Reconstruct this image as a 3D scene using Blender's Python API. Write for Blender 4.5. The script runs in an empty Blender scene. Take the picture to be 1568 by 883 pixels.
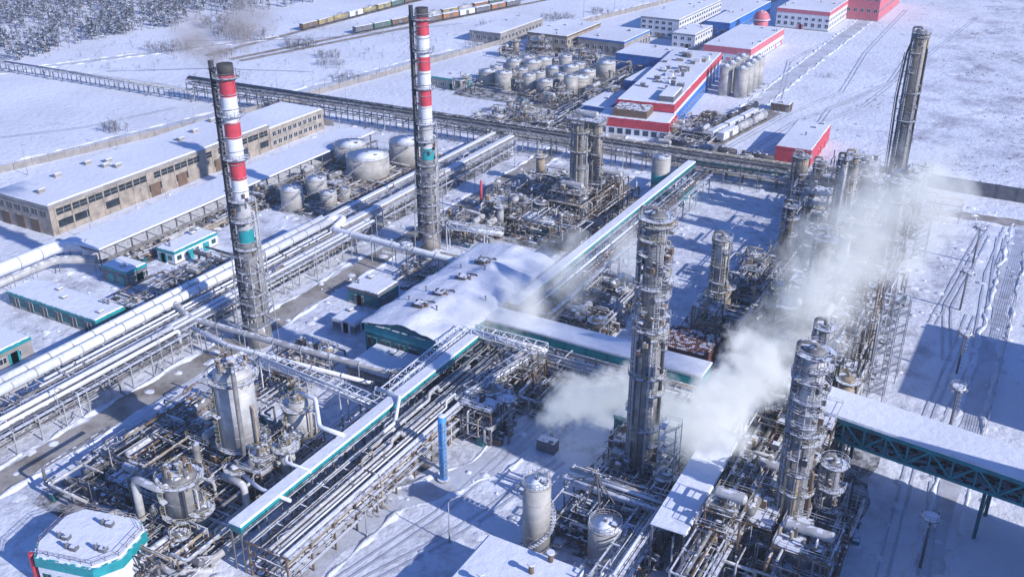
import bpy, math, random
from mathutils import Vector, Matrix, noise
sc=bpy.context.scene
# ------------------------------------------------------------ materials
def nodes(name):
    m=bpy.data.materials.new(name);m.use_nodes=True
    nt=m.node_tree;nt.nodes.clear();return m,nt,nt.nodes,nt.links
SNOW=(0.78,0.82,0.93)
def M(name,col,rough=.6,metal=0.,snow=0.,var=.25,scale=.5):
    m,nt,N,L=nodes(name)
    out=N.new("ShaderNodeOutputMaterial");b=N.new("ShaderNodeBsdfPrincipled")
    L.new(b.outputs[0],out.inputs[0])
    geo=N.new("ShaderNodeNewGeometry")
    n=N.new("ShaderNodeTexNoise");n.inputs['Scale'].default_value=scale;n.inputs['Detail'].default_value=3;n.inputs['Roughness'].default_value=.65
    L.new(geo.outputs['Position'],n.inputs['Vector'])
    r=N.new("ShaderNodeMapRange");r.inputs[1].default_value=.3;r.inputs[2].default_value=.7
    r.inputs[3].default_value=1-var;r.inputs[4].default_value=1+var
    L.new(n.outputs['Fac'],r.inputs[0])
    v=N.new("ShaderNodeVectorMath");v.operation='SCALE';v.inputs[0].default_value=col
    L.new(r.outputs[0],v.inputs['Scale'])
    cur=v.outputs[0]
    b.inputs['Roughness'].default_value=rough;b.inputs['Metallic'].default_value=metal
    if snow>0:
        n2=N.new("ShaderNodeTexNoise");n2.inputs['Scale'].default_value=.9;n2.inputs['Detail'].default_value=2
        L.new(geo.outputs['Position'],n2.inputs['Vector'])
        sx=N.new("ShaderNodeSeparateXYZ");L.new(geo.outputs['Normal'],sx.inputs[0])
        a=N.new("ShaderNodeMath");a.operation='MULTIPLY_ADD';a.inputs[1].default_value=1.6;a.inputs[2].default_value=-.8
        L.new(n2.outputs['Fac'],a.inputs[0])
        s=N.new("ShaderNodeMath");s.operation='ADD';L.new(sx.outputs[2],s.inputs[0]);L.new(a.outputs[0],s.inputs[1])
        t=N.new("ShaderNodeMapRange");t.inputs[1].default_value=1.05-snow*.6;t.inputs[2].default_value=1.15-snow*.6
        L.new(s.outputs[0],t.inputs[0])
        g=N.new("ShaderNodeMath");g.operation='GREATER_THAN';g.inputs[1].default_value=.35;L.new(sx.outputs[2],g.inputs[0])
        mm=N.new("ShaderNodeMath");mm.operation='MULTIPLY';L.new(t.outputs[0],mm.inputs[0]);L.new(g.outputs[0],mm.inputs[1])
        mx=N.new("ShaderNodeMix");mx.data_type='RGBA';L.new(mm.outputs[0],mx.inputs[0])
        L.new(cur,mx.inputs[6]);mx.inputs[7].default_value=SNOW+(1,)
        cur=mx.outputs[2]
    L.new(cur,b.inputs['Base Color'])
    return m
def snowmat(name,col=SNOW,dirt=(0.42,0.43,0.50),dlo=.62,dhi=.8,dscale=.04,bd=.6,field=False,fine=.35):
    m,nt,N,L=nodes(name)
    out=N.new("ShaderNodeOutputMaterial");b=N.new("ShaderNodeBsdfPrincipled");L.new(b.outputs[0],out.inputs[0])
    b.inputs['Roughness'].default_value=.85
    b.inputs['Specular IOR Level'].default_value=.2
    geo=N.new("ShaderNodeNewGeometry")
    def noi(sc_,det,rg=.6):
        n=N.new("ShaderNodeTexNoise");n.inputs['Scale'].default_value=sc_;n.inputs['Detail'].default_value=det;n.inputs['Roughness'].default_value=rg
        L.new(geo.outputs['Position'],n.inputs['Vector']);return n
    n1=noi(dscale,6,.68)
    mr=N.new("ShaderNodeMapRange");mr.inputs[1].default_value=dlo;mr.inputs[2].default_value=dhi;L.new(n1.outputs['Fac'],mr.inputs[0])
    mx=N.new("ShaderNodeMix");mx.data_type='RGBA';mx.inputs[6].default_value=col+(1,);mx.inputs[7].default_value=dirt+(1,)
    L.new(mr.outputs[0],mx.inputs[0]);cur=mx.outputs[2]
    n2=noi(.02,3)
    m2=N.new("ShaderNodeMapRange");m2.inputs[1].default_value=.35;m2.inputs[2].default_value=.65;m2.inputs[3].default_value=.88;m2.inputs[4].default_value=1.05;L.new(n2.outputs['Fac'],m2.inputs[0])
    vs=N.new("ShaderNodeVectorMath");vs.operation='SCALE';L.new(cur,vs.inputs[0]);L.new(m2.outputs[0],vs.inputs['Scale']);cur=vs.outputs[0]
    if field:
        sx=N.new("ShaderNodeSeparateXYZ");L.new(geo.outputs['Position'],sx.inputs[0])
        def rng(o,a0,a1):
            a=N.new("ShaderNodeMapRange");a.inputs[1].default_value=a0;a.inputs[2].default_value=a1;L.new(o,a.inputs[0]);return a.outputs[0]
        def mul(p,q):
            e=N.new("ShaderNodeMath");e.operation='MULTIPLY';L.new(p,e.inputs[0]);L.new(q,e.inputs[1]);return e.outputs[0]
        # dry grass poking through the snow on the open field east of the plant
        n3=noi(.055,8,.74)
        d=N.new("ShaderNodeMapRange");d.inputs[1].default_value=.46;d.inputs[2].default_value=.64;d.inputs[4].default_value=.85;L.new(n3.outputs['Fac'],d.inputs[0])
        f=mul(mul(rng(sx.outputs[0],-95,-50),rng(sx.outputs[1],370,410)),d.outputs[0])
        mx2=N.new("ShaderNodeMix");mx2.data_type='RGBA';L.new(f,mx2.inputs[0]);L.new(cur,mx2.inputs[6]);mx2.inputs[7].default_value=(.36,.36,.45,1);cur=mx2.outputs[2]
        # trodden, sooty snow inside the plant
        n5=noi(.13,7,.74)
        d=N.new("ShaderNodeMapRange");d.inputs[1].default_value=.47;d.inputs[2].default_value=.66;d.inputs[4].default_value=.85;L.new(n5.outputs['Fac'],d.inputs[0])
        f=mul(mul(mul(rng(sx.outputs[0],-262,-245),rng(sx.outputs[0],-5,-20)),rng(sx.outputs[1],350,330)),d.outputs[0])
        mx3=N.new("ShaderNodeMix");mx3.data_type='RGBA';L.new(f,mx3.inputs[0]);L.new(cur,mx3.inputs[6]);mx3.inputs[7].default_value=(.34,.35,.41,1);cur=mx3.outputs[2]
    L.new(cur,b.inputs['Base Color'])
    n4=noi(fine,6,.62)
    bp=N.new("ShaderNodeBump");bp.inputs['Strength'].default_value=bd;bp.inputs['Distance'].default_value=.9
    L.new(n4.outputs['Fac'],bp.inputs['Height']);L.new(bp.outputs[0],b.inputs['Normal'])
    return m
snow_g=snowmat("snow_ground",field=True,bd=.7)
snow_r=snowmat("snow_roof",dirt=(.5,.53,.62),dlo=.60,dhi=.82,dscale=.15,bd=.3,fine=.5)
snow_d=snowmat("snow_bank",dirt=(.48,.5,.56),dlo=.5,dhi=.75,dscale=.3,bd=.6,fine=.8)
road_m=snowmat("packed_snow_road",col=(.42,.40,.39),dirt=(.22,.20,.18),dlo=.45,dhi=.62,dscale=.12,bd=.3)
road_l=snowmat("snowy_track_road",col=(.60,.64,.74),dirt=(.43,.43,.47),dlo=.48,dhi=.66,dscale=.12,bd=.3)
pad_m=snowmat("process_area_pad",col=(.50,.52,.58),dirt=(.11,.11,.12),dlo=.42,dhi=.56,dscale=.28,bd=.5,fine=.9)
track_m=snowmat("tyre_track_snow",col=(.52,.56,.66),dirt=(.38,.39,.44),dlo=.5,dhi=.7,dscale=.3,bd=.3)
galv=M("galvanised_steel",(.35,.36,.39),.55,.0,.34)
alu=M("aluminium_cladding",(.44,.44,.45),.5,.0,.2,var=.28,scale=.3)
alud=M("weathered_cladding",(.20,.195,.195),.6,.0,.15,var=.4,scale=.4)
dark=M("dark_steel",(.04,.04,.048),.6,.0,.25)
grey=M("grey_paint_steel",(.14,.14,.16),.65,.0,.34)
brown=M("rusty_steel",(.16,.105,.07),.7,.0,.2)
beigep=M("beige_cladding",(.34,.28,.21),.65,.0,.2)
white=M("white_paint",(.68,.70,.75),.5,0,.6,var=.15,scale=.7)
red=M("red_paint",(.52,.05,.075),.55,0,.2,var=.22)
redp=M("pink_red_panel",(.58,.15,.19),.6,0,.2,var=.12)
teal=M("teal_paint",(.015,.28,.31),.5,0,.2,var=.25)
teald=M("dark_teal_paint",(.012,.13,.16),.5,0,.25,var=.3)
tealt=M("teal_truss_paint",(.03,.30,.33),.5,0,0,var=.25)
blue=M("blue_paint",(.06,.30,.68),.5,0,.1,var=.15)
blued=M("factory_blue_paint",(.03,.16,.50),.5,0,.3,var=.2)
conc=M("concrete",(.29,.275,.27),.85,0,.5,var=.25,scale=.25)
wallb=M("beige_render_wall",(.34,.295,.25),.85,0,.4,var=.35,scale=.3)
brick=M("red_brown_roof",(.13,.055,.045),.8,0,.1,var=.3,scale=1.2)
glass=M("window_glass",(.03,.04,.05),.15,0,0,var=.4,scale=.4)
yel=M("yellow_rail_paint",(.34,.29,.13),.6,0,.2)
tank_m=M("tank_cladding",(.40,.39,.375),.6,.0,.0,var=.25,scale=.35)
soot=M("sooty_top",(.06,.055,.055),.8,0,0)
# ------------------------------------------------------------ mesh builder
class MB:
    def __init__(s): s.v=[];s.f=[];s.m=[];s.s=[];s.ml=[]
    def mi(s,mat):
        if mat not in s.ml: s.ml.append(mat)
        return s.ml.index(mat)
    def face(s,idx,mi,sm=False): s.f.append(idx);s.m.append(mi);s.s.append(sm)
    def box(s,x0,y0,z0,x1,y1,z1,mat,tx=0,ty=0):
        k=len(s.v);i=s.mi(mat)
        s.v+=[(x0,y0,z0),(x1,y0,z0),(x1,y1,z0),(x0,y1,z0),(x0+tx,y0+ty,z1),(x1-tx,y0+ty,z1),(x1-tx,y1-ty,z1),(x0+tx,y1-ty,z1)]
        for q in ((0,3,2,1),(4,5,6,7),(0,1,5,4),(1,2,6,5),(2,3,7,6),(3,0,4,7)): s.face(tuple(k+a for a in q),i)
    def prism(s,pts,z0,z1,mat,top=None):
        k=len(s.v);i=s.mi(mat);n=len(pts)
        s.v+=[(x,y,z0) for x,y in pts]+[(x,y,z1) for x,y in pts]
        for a in range(n): s.face((k+a,k+(a+1)%n,k+n+(a+1)%n,k+n+a),i)
        s.face(tuple(k+n+a for a in range(n)),s.mi(top) if top else i);s.face(tuple(k+n-1-a for a in range(n)),i)
    def ring(s,c,t,r,n,ref=None):
        t=t.normalized();u=t.cross(ref if ref is not None else (Vector((0,0,1)) if abs(t.z)<.9 else Vector((1,0,0))))
        u.normalize();w=t.cross(u);k=len(s.v)
        for a in range(n):
            an=2*math.pi*(a+.5)/n;s.v.append(tuple(c+u*math.cos(an)*r+w*math.sin(an)*r))
        return k
    def cyl(s,p0,p1,r0,mat,r1=None,n=10,cap=True,sm=True):
        p0=Vector(p0);p1=Vector(p1);t=p1-p0
        if t.length<1e-4:return
        r1=r0 if r1 is None else r1;i=s.mi(mat)
        a=s.ring(p0,t,r0,n);b=s.ring(p1,t,r1,n)
        for q in range(n): s.face((a+q,a+(q+1)%n,b+(q+1)%n,b+q),i,sm)
        if cap:
            s.face(tuple(a+n-1-q for q in range(n)),i);s.face(tuple(b+q for q in range(n)),i)
    def beam(s,p0,p1,w,mat): s.cyl(p0,p1,w*.7,mat,n=4,sm=False)
    def pipe(s,pts,r,mat,n=8):
        P=[Vector(p) for p in pts];Q=[P[0]]
        for a in range(1,len(P)-1):
            d0=(P[a-1]-P[a]);d1=(P[a+1]-P[a])
            if d0.length<.05 or d1.length<.05: continue
            c=min(r*1.6,d0.length*.45,d1.length*.45)
            e0=P[a]+d0.normalized()*c;e1=P[a]+d1.normalized()*c
            Q+=[e0,(e0+e1)*.25+P[a]*.5,e1]
        Q.append(P[-1]);i=s.mi(mat);rings=[]
        for a in range(len(Q)):
            if a==0:t=Q[1]-Q[0]
            elif a==len(Q)-1:t=Q[-1]-Q[-2]
            else:t=(Q[a]-Q[a-1]).normalized()+(Q[a+1]-Q[a]).normalized()
            if t.length<1e-5:t=Vector((0,0,1))
            t.normalize()
            if a==0:
                u=t.cross(Vector((0,0,1)) if abs(t.z)<.9 else Vector((1,0,0))).normalized()
            else:
                u=(u-t*u.dot(t)); 
                if u.length<1e-3:u=t.cross(Vector((.3,.5,.8)))
                u.normalize()
            w=t.cross(u);k=len(s.v)
            for q in range(n):
                an=2*math.pi*q/n;s.v.append(tuple(Q[a]+u*math.cos(an)*r+w*math.sin(an)*r))
            rings.append(k)
        for a,b in zip(rings[:-1],rings[1:]):
            for q in range(n): s.face((a+q,a+(q+1)%n,b+(q+1)%n,b+q),i,True)
        s.face(tuple(rings[0]+n-1-q for q in range(n)),i);s.face(tuple(rings[-1]+q for q in range(n)),i)
    def dome(s,c,r,h,mat,n=16,rg=4,ax=(0,0,1)):
        c=Vector(c);ax=Vector(ax);i=s.mi(mat);prev=s.ring(c,ax,r,n)
        for a in range(1,rg):
            th=a/rg*math.pi/2
            cur=s.ring(c+ax*h*math.sin(th),ax,r*math.cos(th),n)
            for q in range(n): s.face((prev+q,prev+(q+1)%n,cur+(q+1)%n,cur+q),i,True)
            prev=cur
        k=len(s.v);s.v.append(tuple(c+ax*h))
        for q in range(n): s.face((prev+q,prev+(q+1)%n,k),i,True)
    def rail(s,pts,mat,h=1.1,sp=2.,w=.09,close=False):
        P=[Vector(p) for p in pts]
        if close:P.append(P[0])
        for a,b in zip(P[:-1],P[1:]):
            L=(b-a).length
            if L<.1: continue
            for z in (h*.5,h): s.beam(a+Vector((0,0,z)),b+Vector((0,0,z)),w*.7,mat)
            k=max(1,int(L/sp))
            for q in range(k): 
                p=a.lerp(b,q/k);s.beam(p,p+Vector((0,0,h)),w*.8,mat)
    def plat(s,c,ri,ro,mat,rm,a0=0,a1=6.283,n=14,th=.18):
        i=s.mi(mat);x,y,z=c;k=len(s.v);pts=[]
        for q in range(n+1):
            an=a0+(a1-a0)*q/n;cs,sn=math.cos(an),math.sin(an)
            s.v+=[(x+ri*cs,y+ri*sn,z),(x+ro*cs,y+ro*sn,z),(x+ri*cs,y+ri*sn,z-th),(x+ro*cs,y+ro*sn,z-th)]
            pts.append((x+ro*cs,y+ro*sn,z))
        for q in range(n):
            a=k+4*q;b=a+4
            s.face((a,a+1,b+1,b),i);s.face((a+2,b+2,b+3,a+3),i);s.face((a+1,a+3,b+3,b+1),i)
        s.rail(pts,rm,sp=1.6)
        for q in range(0,n,3):
            an=a0+(a1-a0)*q/n;cs,sn=math.cos(an),math.sin(an)
            s.beam((x+ri*cs,y+ri*sn,z-1.3),(x+ro*.95*cs,y+ro*.95*sn,z-.2),.1,mat)
    def ladder(s,x,y,z0,z1,mat,dx=1,dy=0,w=.3):
        px,py=-dy*w,dx*w
        s.beam((x+px,y+py,z0),(x+px,y+py,z1),.09,mat);s.beam((x-px,y-py,z0),(x-px,y-py,z1),.09,mat)
        z=z0+.4
        while z<z1: s.beam((x+px,y+py,z),(x-px,y-py,z),.06,mat);z+=.5
        z=z0+2.2
        while z<z1:
            s.beam((x+px,y+py,z),(x+px+dx*.7,y+py+dy*.7,z),.06,mat);s.beam((x-px,y-py,z),(x-px+dx*.7,y-py+dy*.7,z),.06,mat)
            s.beam((x+px+dx*.7,y+py+dy*.7,z),(x-px+dx*.7,y-py+dy*.7,z),.06,mat);z+=1.0
    def truss(s,p0,p1,h,mat,n=None,w=.18):
        p0=Vector(p0);p1=Vector(p1);L=(p1-p0).length;n=n or max(2,int(L/3));u=Vector((0,0,h))
        s.beam(p0,p1,w,mat);s.beam(p0+u,p1+u,w,mat)
        for q in range(n):
            a=p0.lerp(p1,q/n);b=p0.lerp(p1,(q+1)/n)
            s.beam(a,a+u,w*.7,mat)
            s.beam(a,b+u,w*.7,mat) if q%2 else s.beam(a+u,b,w*.7,mat)
        s.beam(p1,p1+u,w*.7,mat)
    def finish(s,name,loc=(0,0,0),yaw=0,parent=None):
        me=bpy.data.meshes.new(name);me.from_pydata(s.v,[],s.f)
        for m in s.ml: me.materials.append(m)
        me.polygons.foreach_set("material_index",s.m);me.polygons.foreach_set("use_smooth",s.s);me.update()
        ob=bpy.data.objects.new(name,me);ob.location=loc;ob.rotation_euler=(0,0,yaw)
        sc.collection.objects.link(ob)
        if parent: ob.parent=parent
        return ob
def snowslab(b,x0,y0,x1,y1,z,t=.3,mat=None): b.box(x0,y0,z,x1,y1,z+t,mat or snow_r,tx=.18,ty=.18)
def frame(b,x0,y0,x1,y1,lv,st,rm,rr,deck=.6):
    w=.3
    nx=max(1,round((x1-x0)/5));ny=max(1,round((y1-y0)/5))
    xs=[x0+(x1-x0)*i/nx for i in range(nx+1)];ys=[y0+(y1-y0)*i/ny for i in range(ny+1)]
    for x in xs:
        for y in ys: b.beam((x,y,0),(x,y,lv[-1]+.05),w,st)
    zp=0
    for z in lv:
        for x in xs: b.beam((x,y0,z),(x,y1,z),w*.8,st)
        for y in ys: b.beam((x0,y,z),(x1,y,z),w*.8,st)
        for i in range(nx):
            for j in range(ny):
                if rr.random()<deck:
                    b.box(xs[i]+.1,ys[j]+.1,z+.2,xs[i+1]-.1,ys[j+1]-.1,z+.28,grey)
                if rr.random()<.3: b.beam((xs[i],ys[0],zp),(xs[i+1],ys[0],z),.14,st)
                if rr.random()<.3: b.beam((xs[-1],ys[j],zp),(xs[-1],ys[j+1],z),.14,st)
        b.rail([(x0,y0,z+.3),(x1,y0,z+.3),(x1,y1,z+.3),(x0,y1,z+.3)],rm,close=True)
        if rr.random()<.7:
            yy=y0-.7
            for o in (-.4,.4): b.beam((x0+.5,yy+o,zp),(min(x1,x0+5),yy+o,z),.16,rm)
            for q in range(8): 
                t=(q+.5)/8;b.box(x0+.5+(min(x1,x0+5)-x0-.5)*t-.12,yy-.4,zp+(z-zp)*t,x0+.5+(min(x1,x0+5)-x0-.5)*t+.12,yy+.4,zp+(z-zp)*t+.05,grey)
        zp=z
def vessel(b,x,y,z0,h,r,mat,rr,n=16,legs=True,plats=True,rm=None):
    rm=rm or yel
    if legs:
        for q in range(4):
            an=q*math.pi/2+.7;b.beam((x+r*.8*math.cos(an),y+r*.8*math.sin(an),0 if z0<6 else z0-2),(x+r*.8*math.cos(an),y+r*.8*math.sin(an),z0+.3),.22,grey)
    b.cyl((x,y,z0-.5*r),(x,y,z0),r*.35,mat,r1=r,n=n);b.cyl((x,y,z0),(x,y,z0+h),r,mat,n=n);b.dome((x,y,z0+h),r,r*.45,mat,n=n)
    for q in range(1,int(h/2.5)+1): b.cyl((x,y,z0+q*2.5-.06),(x,y,z0+q*2.5+.06),r+.05,mat,n=n)
    b.cyl((x,y,z0+h+r*.4),(x,y,z0+h+r*.4+.9),r*.18,mat);
    if plats: b.plat((x,y,z0+h-.1),r+.05,r+1.1,grey,rm,n=10)
def drum(b,x,y,z,l,r,ax,mat):
    d=Vector((1,0,0)) if ax=='x' else Vector((0,1,0));c=Vector((x,y,z));a=c-d*l/2;e=c+d*l/2
    b.cyl(a,e,r,mat,n=14,cap=False);b.dome(e,r,r*.5,mat,n=14,rg=3,ax=d);b.dome(a,r,r*.5,mat,n=14,rg=3,ax=-d)
    for t in (-.3,.3):
        p=c+d*l*t;b.box(p.x-.25,p.y-.25,z-r-1.2 if z>3 else 0,p.x+.25,p.y+.25,z-r*.6,conc)
def rpipe(b,x0,x1,y0,y1,h,rr,mats):
    p=[rr.uniform(x0,x1),rr.uniform(y0,y1),rr.choice([.3,.6,1.2])+rr.random()*h*.6];pts=[tuple(p)]
    ax=rr.randrange(3)
    for q in range(rr.randint(2,5)):
        if ax==0:p[0]=rr.uniform(max(x0,p[0]-14),min(x1,p[0]+14))
        elif ax==1:p[1]=rr.uniform(max(y0,p[1]-18),min(y1,p[1]+18))
        else:p[2]=rr.uniform(.5,h)
        pts.append(tuple(p));ax=(ax+rr.choice([1,2]))%3
    b.pipe(pts,rr.choice([.09,.12,.15,.18,.25,.32]),rr.choice(mats),n=7)
PM=[galv,alu,alud,grey,brown,galv,beigep,alud,dark,alu,brown]
def unit(name,x0,x1,y0,y1,h,seed,nf=5,nv=6,nd=5,npi=80,st=None,pm=PM,fs=(5,10)):
    rr=random.Random(seed);b=MB();A=(x1-x0);B_=(y1-y0)
    for q in range(nf):
        w=min(A,rr.uniform(*fs));d=min(B_,rr.uniform(*fs));x=rr.uniform(x0,x1-w);y=rr.uniform(y0,y1-d);hh=h*rr.uniform(.45,1)
        lv=[];z=rr.uniform(3,4.5)
        while z<hh: lv.append(z);z+=rr.uniform(3,4.5)
        if not lv:lv=[hh]
        frame(b,x,y,x+w,y+d,lv,st or rr.choice([grey,dark,galv,brown]),rr.choice([galv,yel,grey]),rr,deck=.45)
        if rr.random()<.7: drum(b,x+w/2,y+d/2,lv[-1]+1.6,min(w,d)*.8,.9,rr.choice('xy'),rr.choice([alu,alud]))
        for k in range(16): rpipe(b,x,x+w,y,y+d,hh,rr,pm)
        for z in lv:
            for k in range(3):
                xx=rr.uniform(x,x+w-1.5);yy=rr.uniform(y,y+d-1.5);b.box(xx,yy,z+.3,xx+rr.uniform(.5,1.5),yy+rr.uniform(.5,1.5),z+rr.uniform(.8,2.2),rr.choice([grey,alud,brown,dark,beigep]))
    for q in range(nv):
        r=rr.uniform(.7,1.7);vessel(b,rr.uniform(x0+2,x1-2),rr.uniform(y0+2,y1-2),rr.uniform(2,4),rr.uniform(.25,.6)*h,r,rr.choice([alu,alud,beigep,grey]),rr,n=12)
    for q in range(nd):
        drum(b,rr.uniform(x0+3,x1-3),rr.uniform(y0+3,y1-3),rr.uniform(1.6,4.5),rr.uniform(4,8),rr.uniform(.6,1.2),rr.choice('xy'),rr.choice([alu,alud,grey]))
    for q in range(npi): rpipe(b,x0,x1,y0,y1,h*.7,rr,pm)
    for q in range(npi//2):
        x,y=rr.uniform(x0,x1),rr.uniform(y0,y1);w=rr.uniform(.4,1.6);b.box(x,y,0,x+w,y+rr.uniform(.4,1.6),rr.uniform(.6,2.4),rr.choice([grey,alud,conc,teald,brown,dark]))
    return b.finish(name)
def rack(name,x,y0,y1,width,lv,seed,st=None,yaw=0,loc=None,pm=None,sp=6,dens=.85,rmax=.32,rail=True,loops=True,extra=None):
    """pipe rack built along local y, centred on local x=0"""
    rr=random.Random(seed);b=MB();w=width/2;L=y1-y0;st=st or galv;pm=pm or [galv,alu,white,alud,galv,grey,beigep,brown]
    n=max(1,int(L/sp))
    for q in range(n+1):
        y=y0+L*q/n
        for s in (-w,w): b.beam((s,y,0),(s,y,lv[-1]+.3),.3,st)
        for z in lv: b.beam((-w-.3,y,z),(w+.3,y,z),.28,st)
        if q%4==0 and q<n:
            for s in (-w,w): b.beam((s,y,0),(s,y+L/n,lv[0]),.14,st)
    for z in lv:
        for s in (-w,w): b.beam((s,y0,z-.05),(s,y1,z-.05),.26,st)
        x=-w+.3
        while x<w-.2:
            r=rr.choice([.08,.1,.12,.16,.2,.26,rmax])
            if rr.random()<dens:
                a,c=y0,y1
                if rr.random()<.35: a=y0+rr.random()*L*.5
                if rr.random()<.35: c=y1-rr.random()*L*.4
                zz=z+.2+r;pts=[(x,a,zz)]
                if loops and rr.random()<.35 and c-a>30:
                    m=rr.uniform(a+8,c-8);k=rr.uniform(1,1.8);pts+=[(x,m,zz),(x,m,zz+k),(x,m+3.5,zz+k),(x,m+3.5,zz)]
                pts.append((x,c,zz));b.pipe(pts,r,rr.choice(pm),n=8)
                if rr.random()<.5:
                    for k in range(int((c-a)/18)):
                        yy=rr.uniform(a,c);b.cyl((x,yy-.3,zz),(x,yy+.3,zz),r+.14,grey,n=8);b.beam((x,yy,zz),(x,yy,zz+.9),.08,brown)
            x+=2*r+rr.uniform(.12,.35)
        if rr.random()<.8:b.box(w+.35,y0,z+.1,w+.95,y1,z+.22,galv)
    for k in range(int(L/9)):
        y=rr.uniform(y0+1,y1-1);s=rr.choice([-1,1]);z=rr.choice(lv)
        b.pipe([(rr.uniform(-w,w)*.7,y,z+.7),(s*(w+.6),y,z+.7),(s*(w+.6),y,1),(s*(w+2),y,1)],rr.choice([.1,.14,.2]),rr.choice(pm),n=6)
    if rail: b.rail([(w+.95,y0,lv[-1]+.2),(w+.95,y1,lv[-1]+.2)],galv,sp=2.5)
    if extra: extra(b)
    return b.finish(name,loc=loc or (x*0,0,0),yaw=yaw)
def windows(b,face,c,a0,a1,z0,z1,sp,ww,fr,gl=None):
    gl=gl or glass;a=a0+sp*.5
    while a<a1-ww*.5:
        if face=='+x':
            b.box(c-.05,a-ww/2-.1,z0-.1,c+.06,a+ww/2+.1,z1+.1,fr);b.box(c-.02,a-ww/2,z0,c+.10,a+ww/2,z1,gl)
            b.box(c+.09,a-.05,z0,c+.13,a+.05,z1,fr)
        elif face=='-y':
            b.box(a-ww/2-.1,c-.06,z0-.1,a+ww/2+.1,c+.05,z1+.1,fr);b.box(a-ww/2,c-.10,z0,a+ww/2,c+.02,z1,gl)
            b.box(a-.05,c-.13,z0,a+.05,c-.09,z1,fr)
        a+=sp
def bldg(name,x0,y0,x1,y1,h,wall,trim,rows=((1.2,2.6),),sp=4,ww=1.8,yaw=0,vents=4,band=.6,wfr=None,roof=None,lower=None,seed=1,doors=2):
    rr=random.Random(seed+int(abs(x0)));b=MB();cx,cy=(x0+x1)/2,(y0+y1)/2;w=(x1-x0)/2;d=(y1-y0)/2;wfr=wfr or white
    b.box(-w,-d,0,w,d,h,wall)
    b.box(-w-.12,-d-.12,h-band,w+.12,d+.12,h+.25,trim)
    b.box(-w-.06,-d-.06,0,w+.06,d+.06,.6,lower or conc)
    snowslab(b,-w+.1,-d+.1,w-.1,d-.1,h+.26,.22,roof)
    for z0,z1 in rows: windows(b,'+x',w,-d,d,z0,z1,sp,ww,wfr);windows(b,'-y',-d,-w,w,z0,z1,sp,ww,wfr)
    for q in range(doors):
        a=rr.uniform(-d+2,d-2);b.box(w,a-1.2,.02,w+.16,a+1.2,2.9,trim)
        a=rr.uniform(-w+2,w-2);b.box(a-1.1,-d-.16,.02,a+1.1,-d,2.9,trim)
    for q in range(vents):
        x=rr.uniform(-w+1,w-1);y=rr.uniform(-d+1,d-1)
        if q%2: b.cyl((x,y,h),(x,y,h+1.5),.25,grey);b.cyl((x,y,h+1.5),(x,y,h+1.8),.45,grey,r1=.1)
        else: b.box(x-.5,y-.7,h,x+.5,y+.7,h+1.1,conc);snowslab(b,x-.6,y-.8,x+.6,y+.8,h+1.11,.15)
    return b.finish(name,(cx,cy,0),yaw)
def tank(name,x,y,r,h,mat=None,cone=.12,stair=True,seed=0,band=None):
    b=MB();mat=mat or tank_m
    b.cyl((0,0,0),(0,0,h),r,mat,n=36);b.cyl((0,0,h-.25),(0,0,h+.05),r+.1,mat,n=36)
    b.cyl((0,0,0),(0,0,.25),r+.4,conc,n=36)
    if band: b.cyl((0,0,h*.35),(0,0,h*.6),r+.06,band,n=36)
    b.cyl((0,0,h+.06),(0,0,h+.06+r*cone),r-.1,snow_r,r1=.3,n=36,sm=True)
    for z in (h*.25,h*.5,h*.75): b.cyl((0,0,z-.05),(0,0,z+.05),r+.04,mat,n=36)
    b.rail([(r*.97*math.cos(a*.3),r*.97*math.sin(a*.3),h) for a in range(22)],galv,sp=1.5)
    b.cyl((0,0,h),(0,0,h+r*cone+.8),.3,grey);b.box(r*.4,-.5,h,r*.4+1,.5,h+.9,grey)
    b.pipe([(r,.5,1),(r+2,.5,1),(r+2,3,1),(r+2,3,.3)],.2,galv)
    if stair:
        N_=int(h/.35)
        for q in range(N_):
            a=-2.4+q*.35/r*1.2;z=h*q/N_
            b.box((r+.5)*math.cos(a)-.4,(r+.5)*math.sin(a)-.4,z,(r+.5)*math.cos(a)+.4,(r+.5)*math.sin(a)+.4,z+.08,galv)
        pts=[((r+.95)*math.cos(-2.4+q*.35/r*1.2),(r+.95)*math.sin(-2.4+q*.35/r*1.2),h*q/N_) for q in range(0,N_,3)]
        if len(pts)>1:b.rail(pts,galv,sp=1.2)
    return b.finish(name,(x,y,0))
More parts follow.
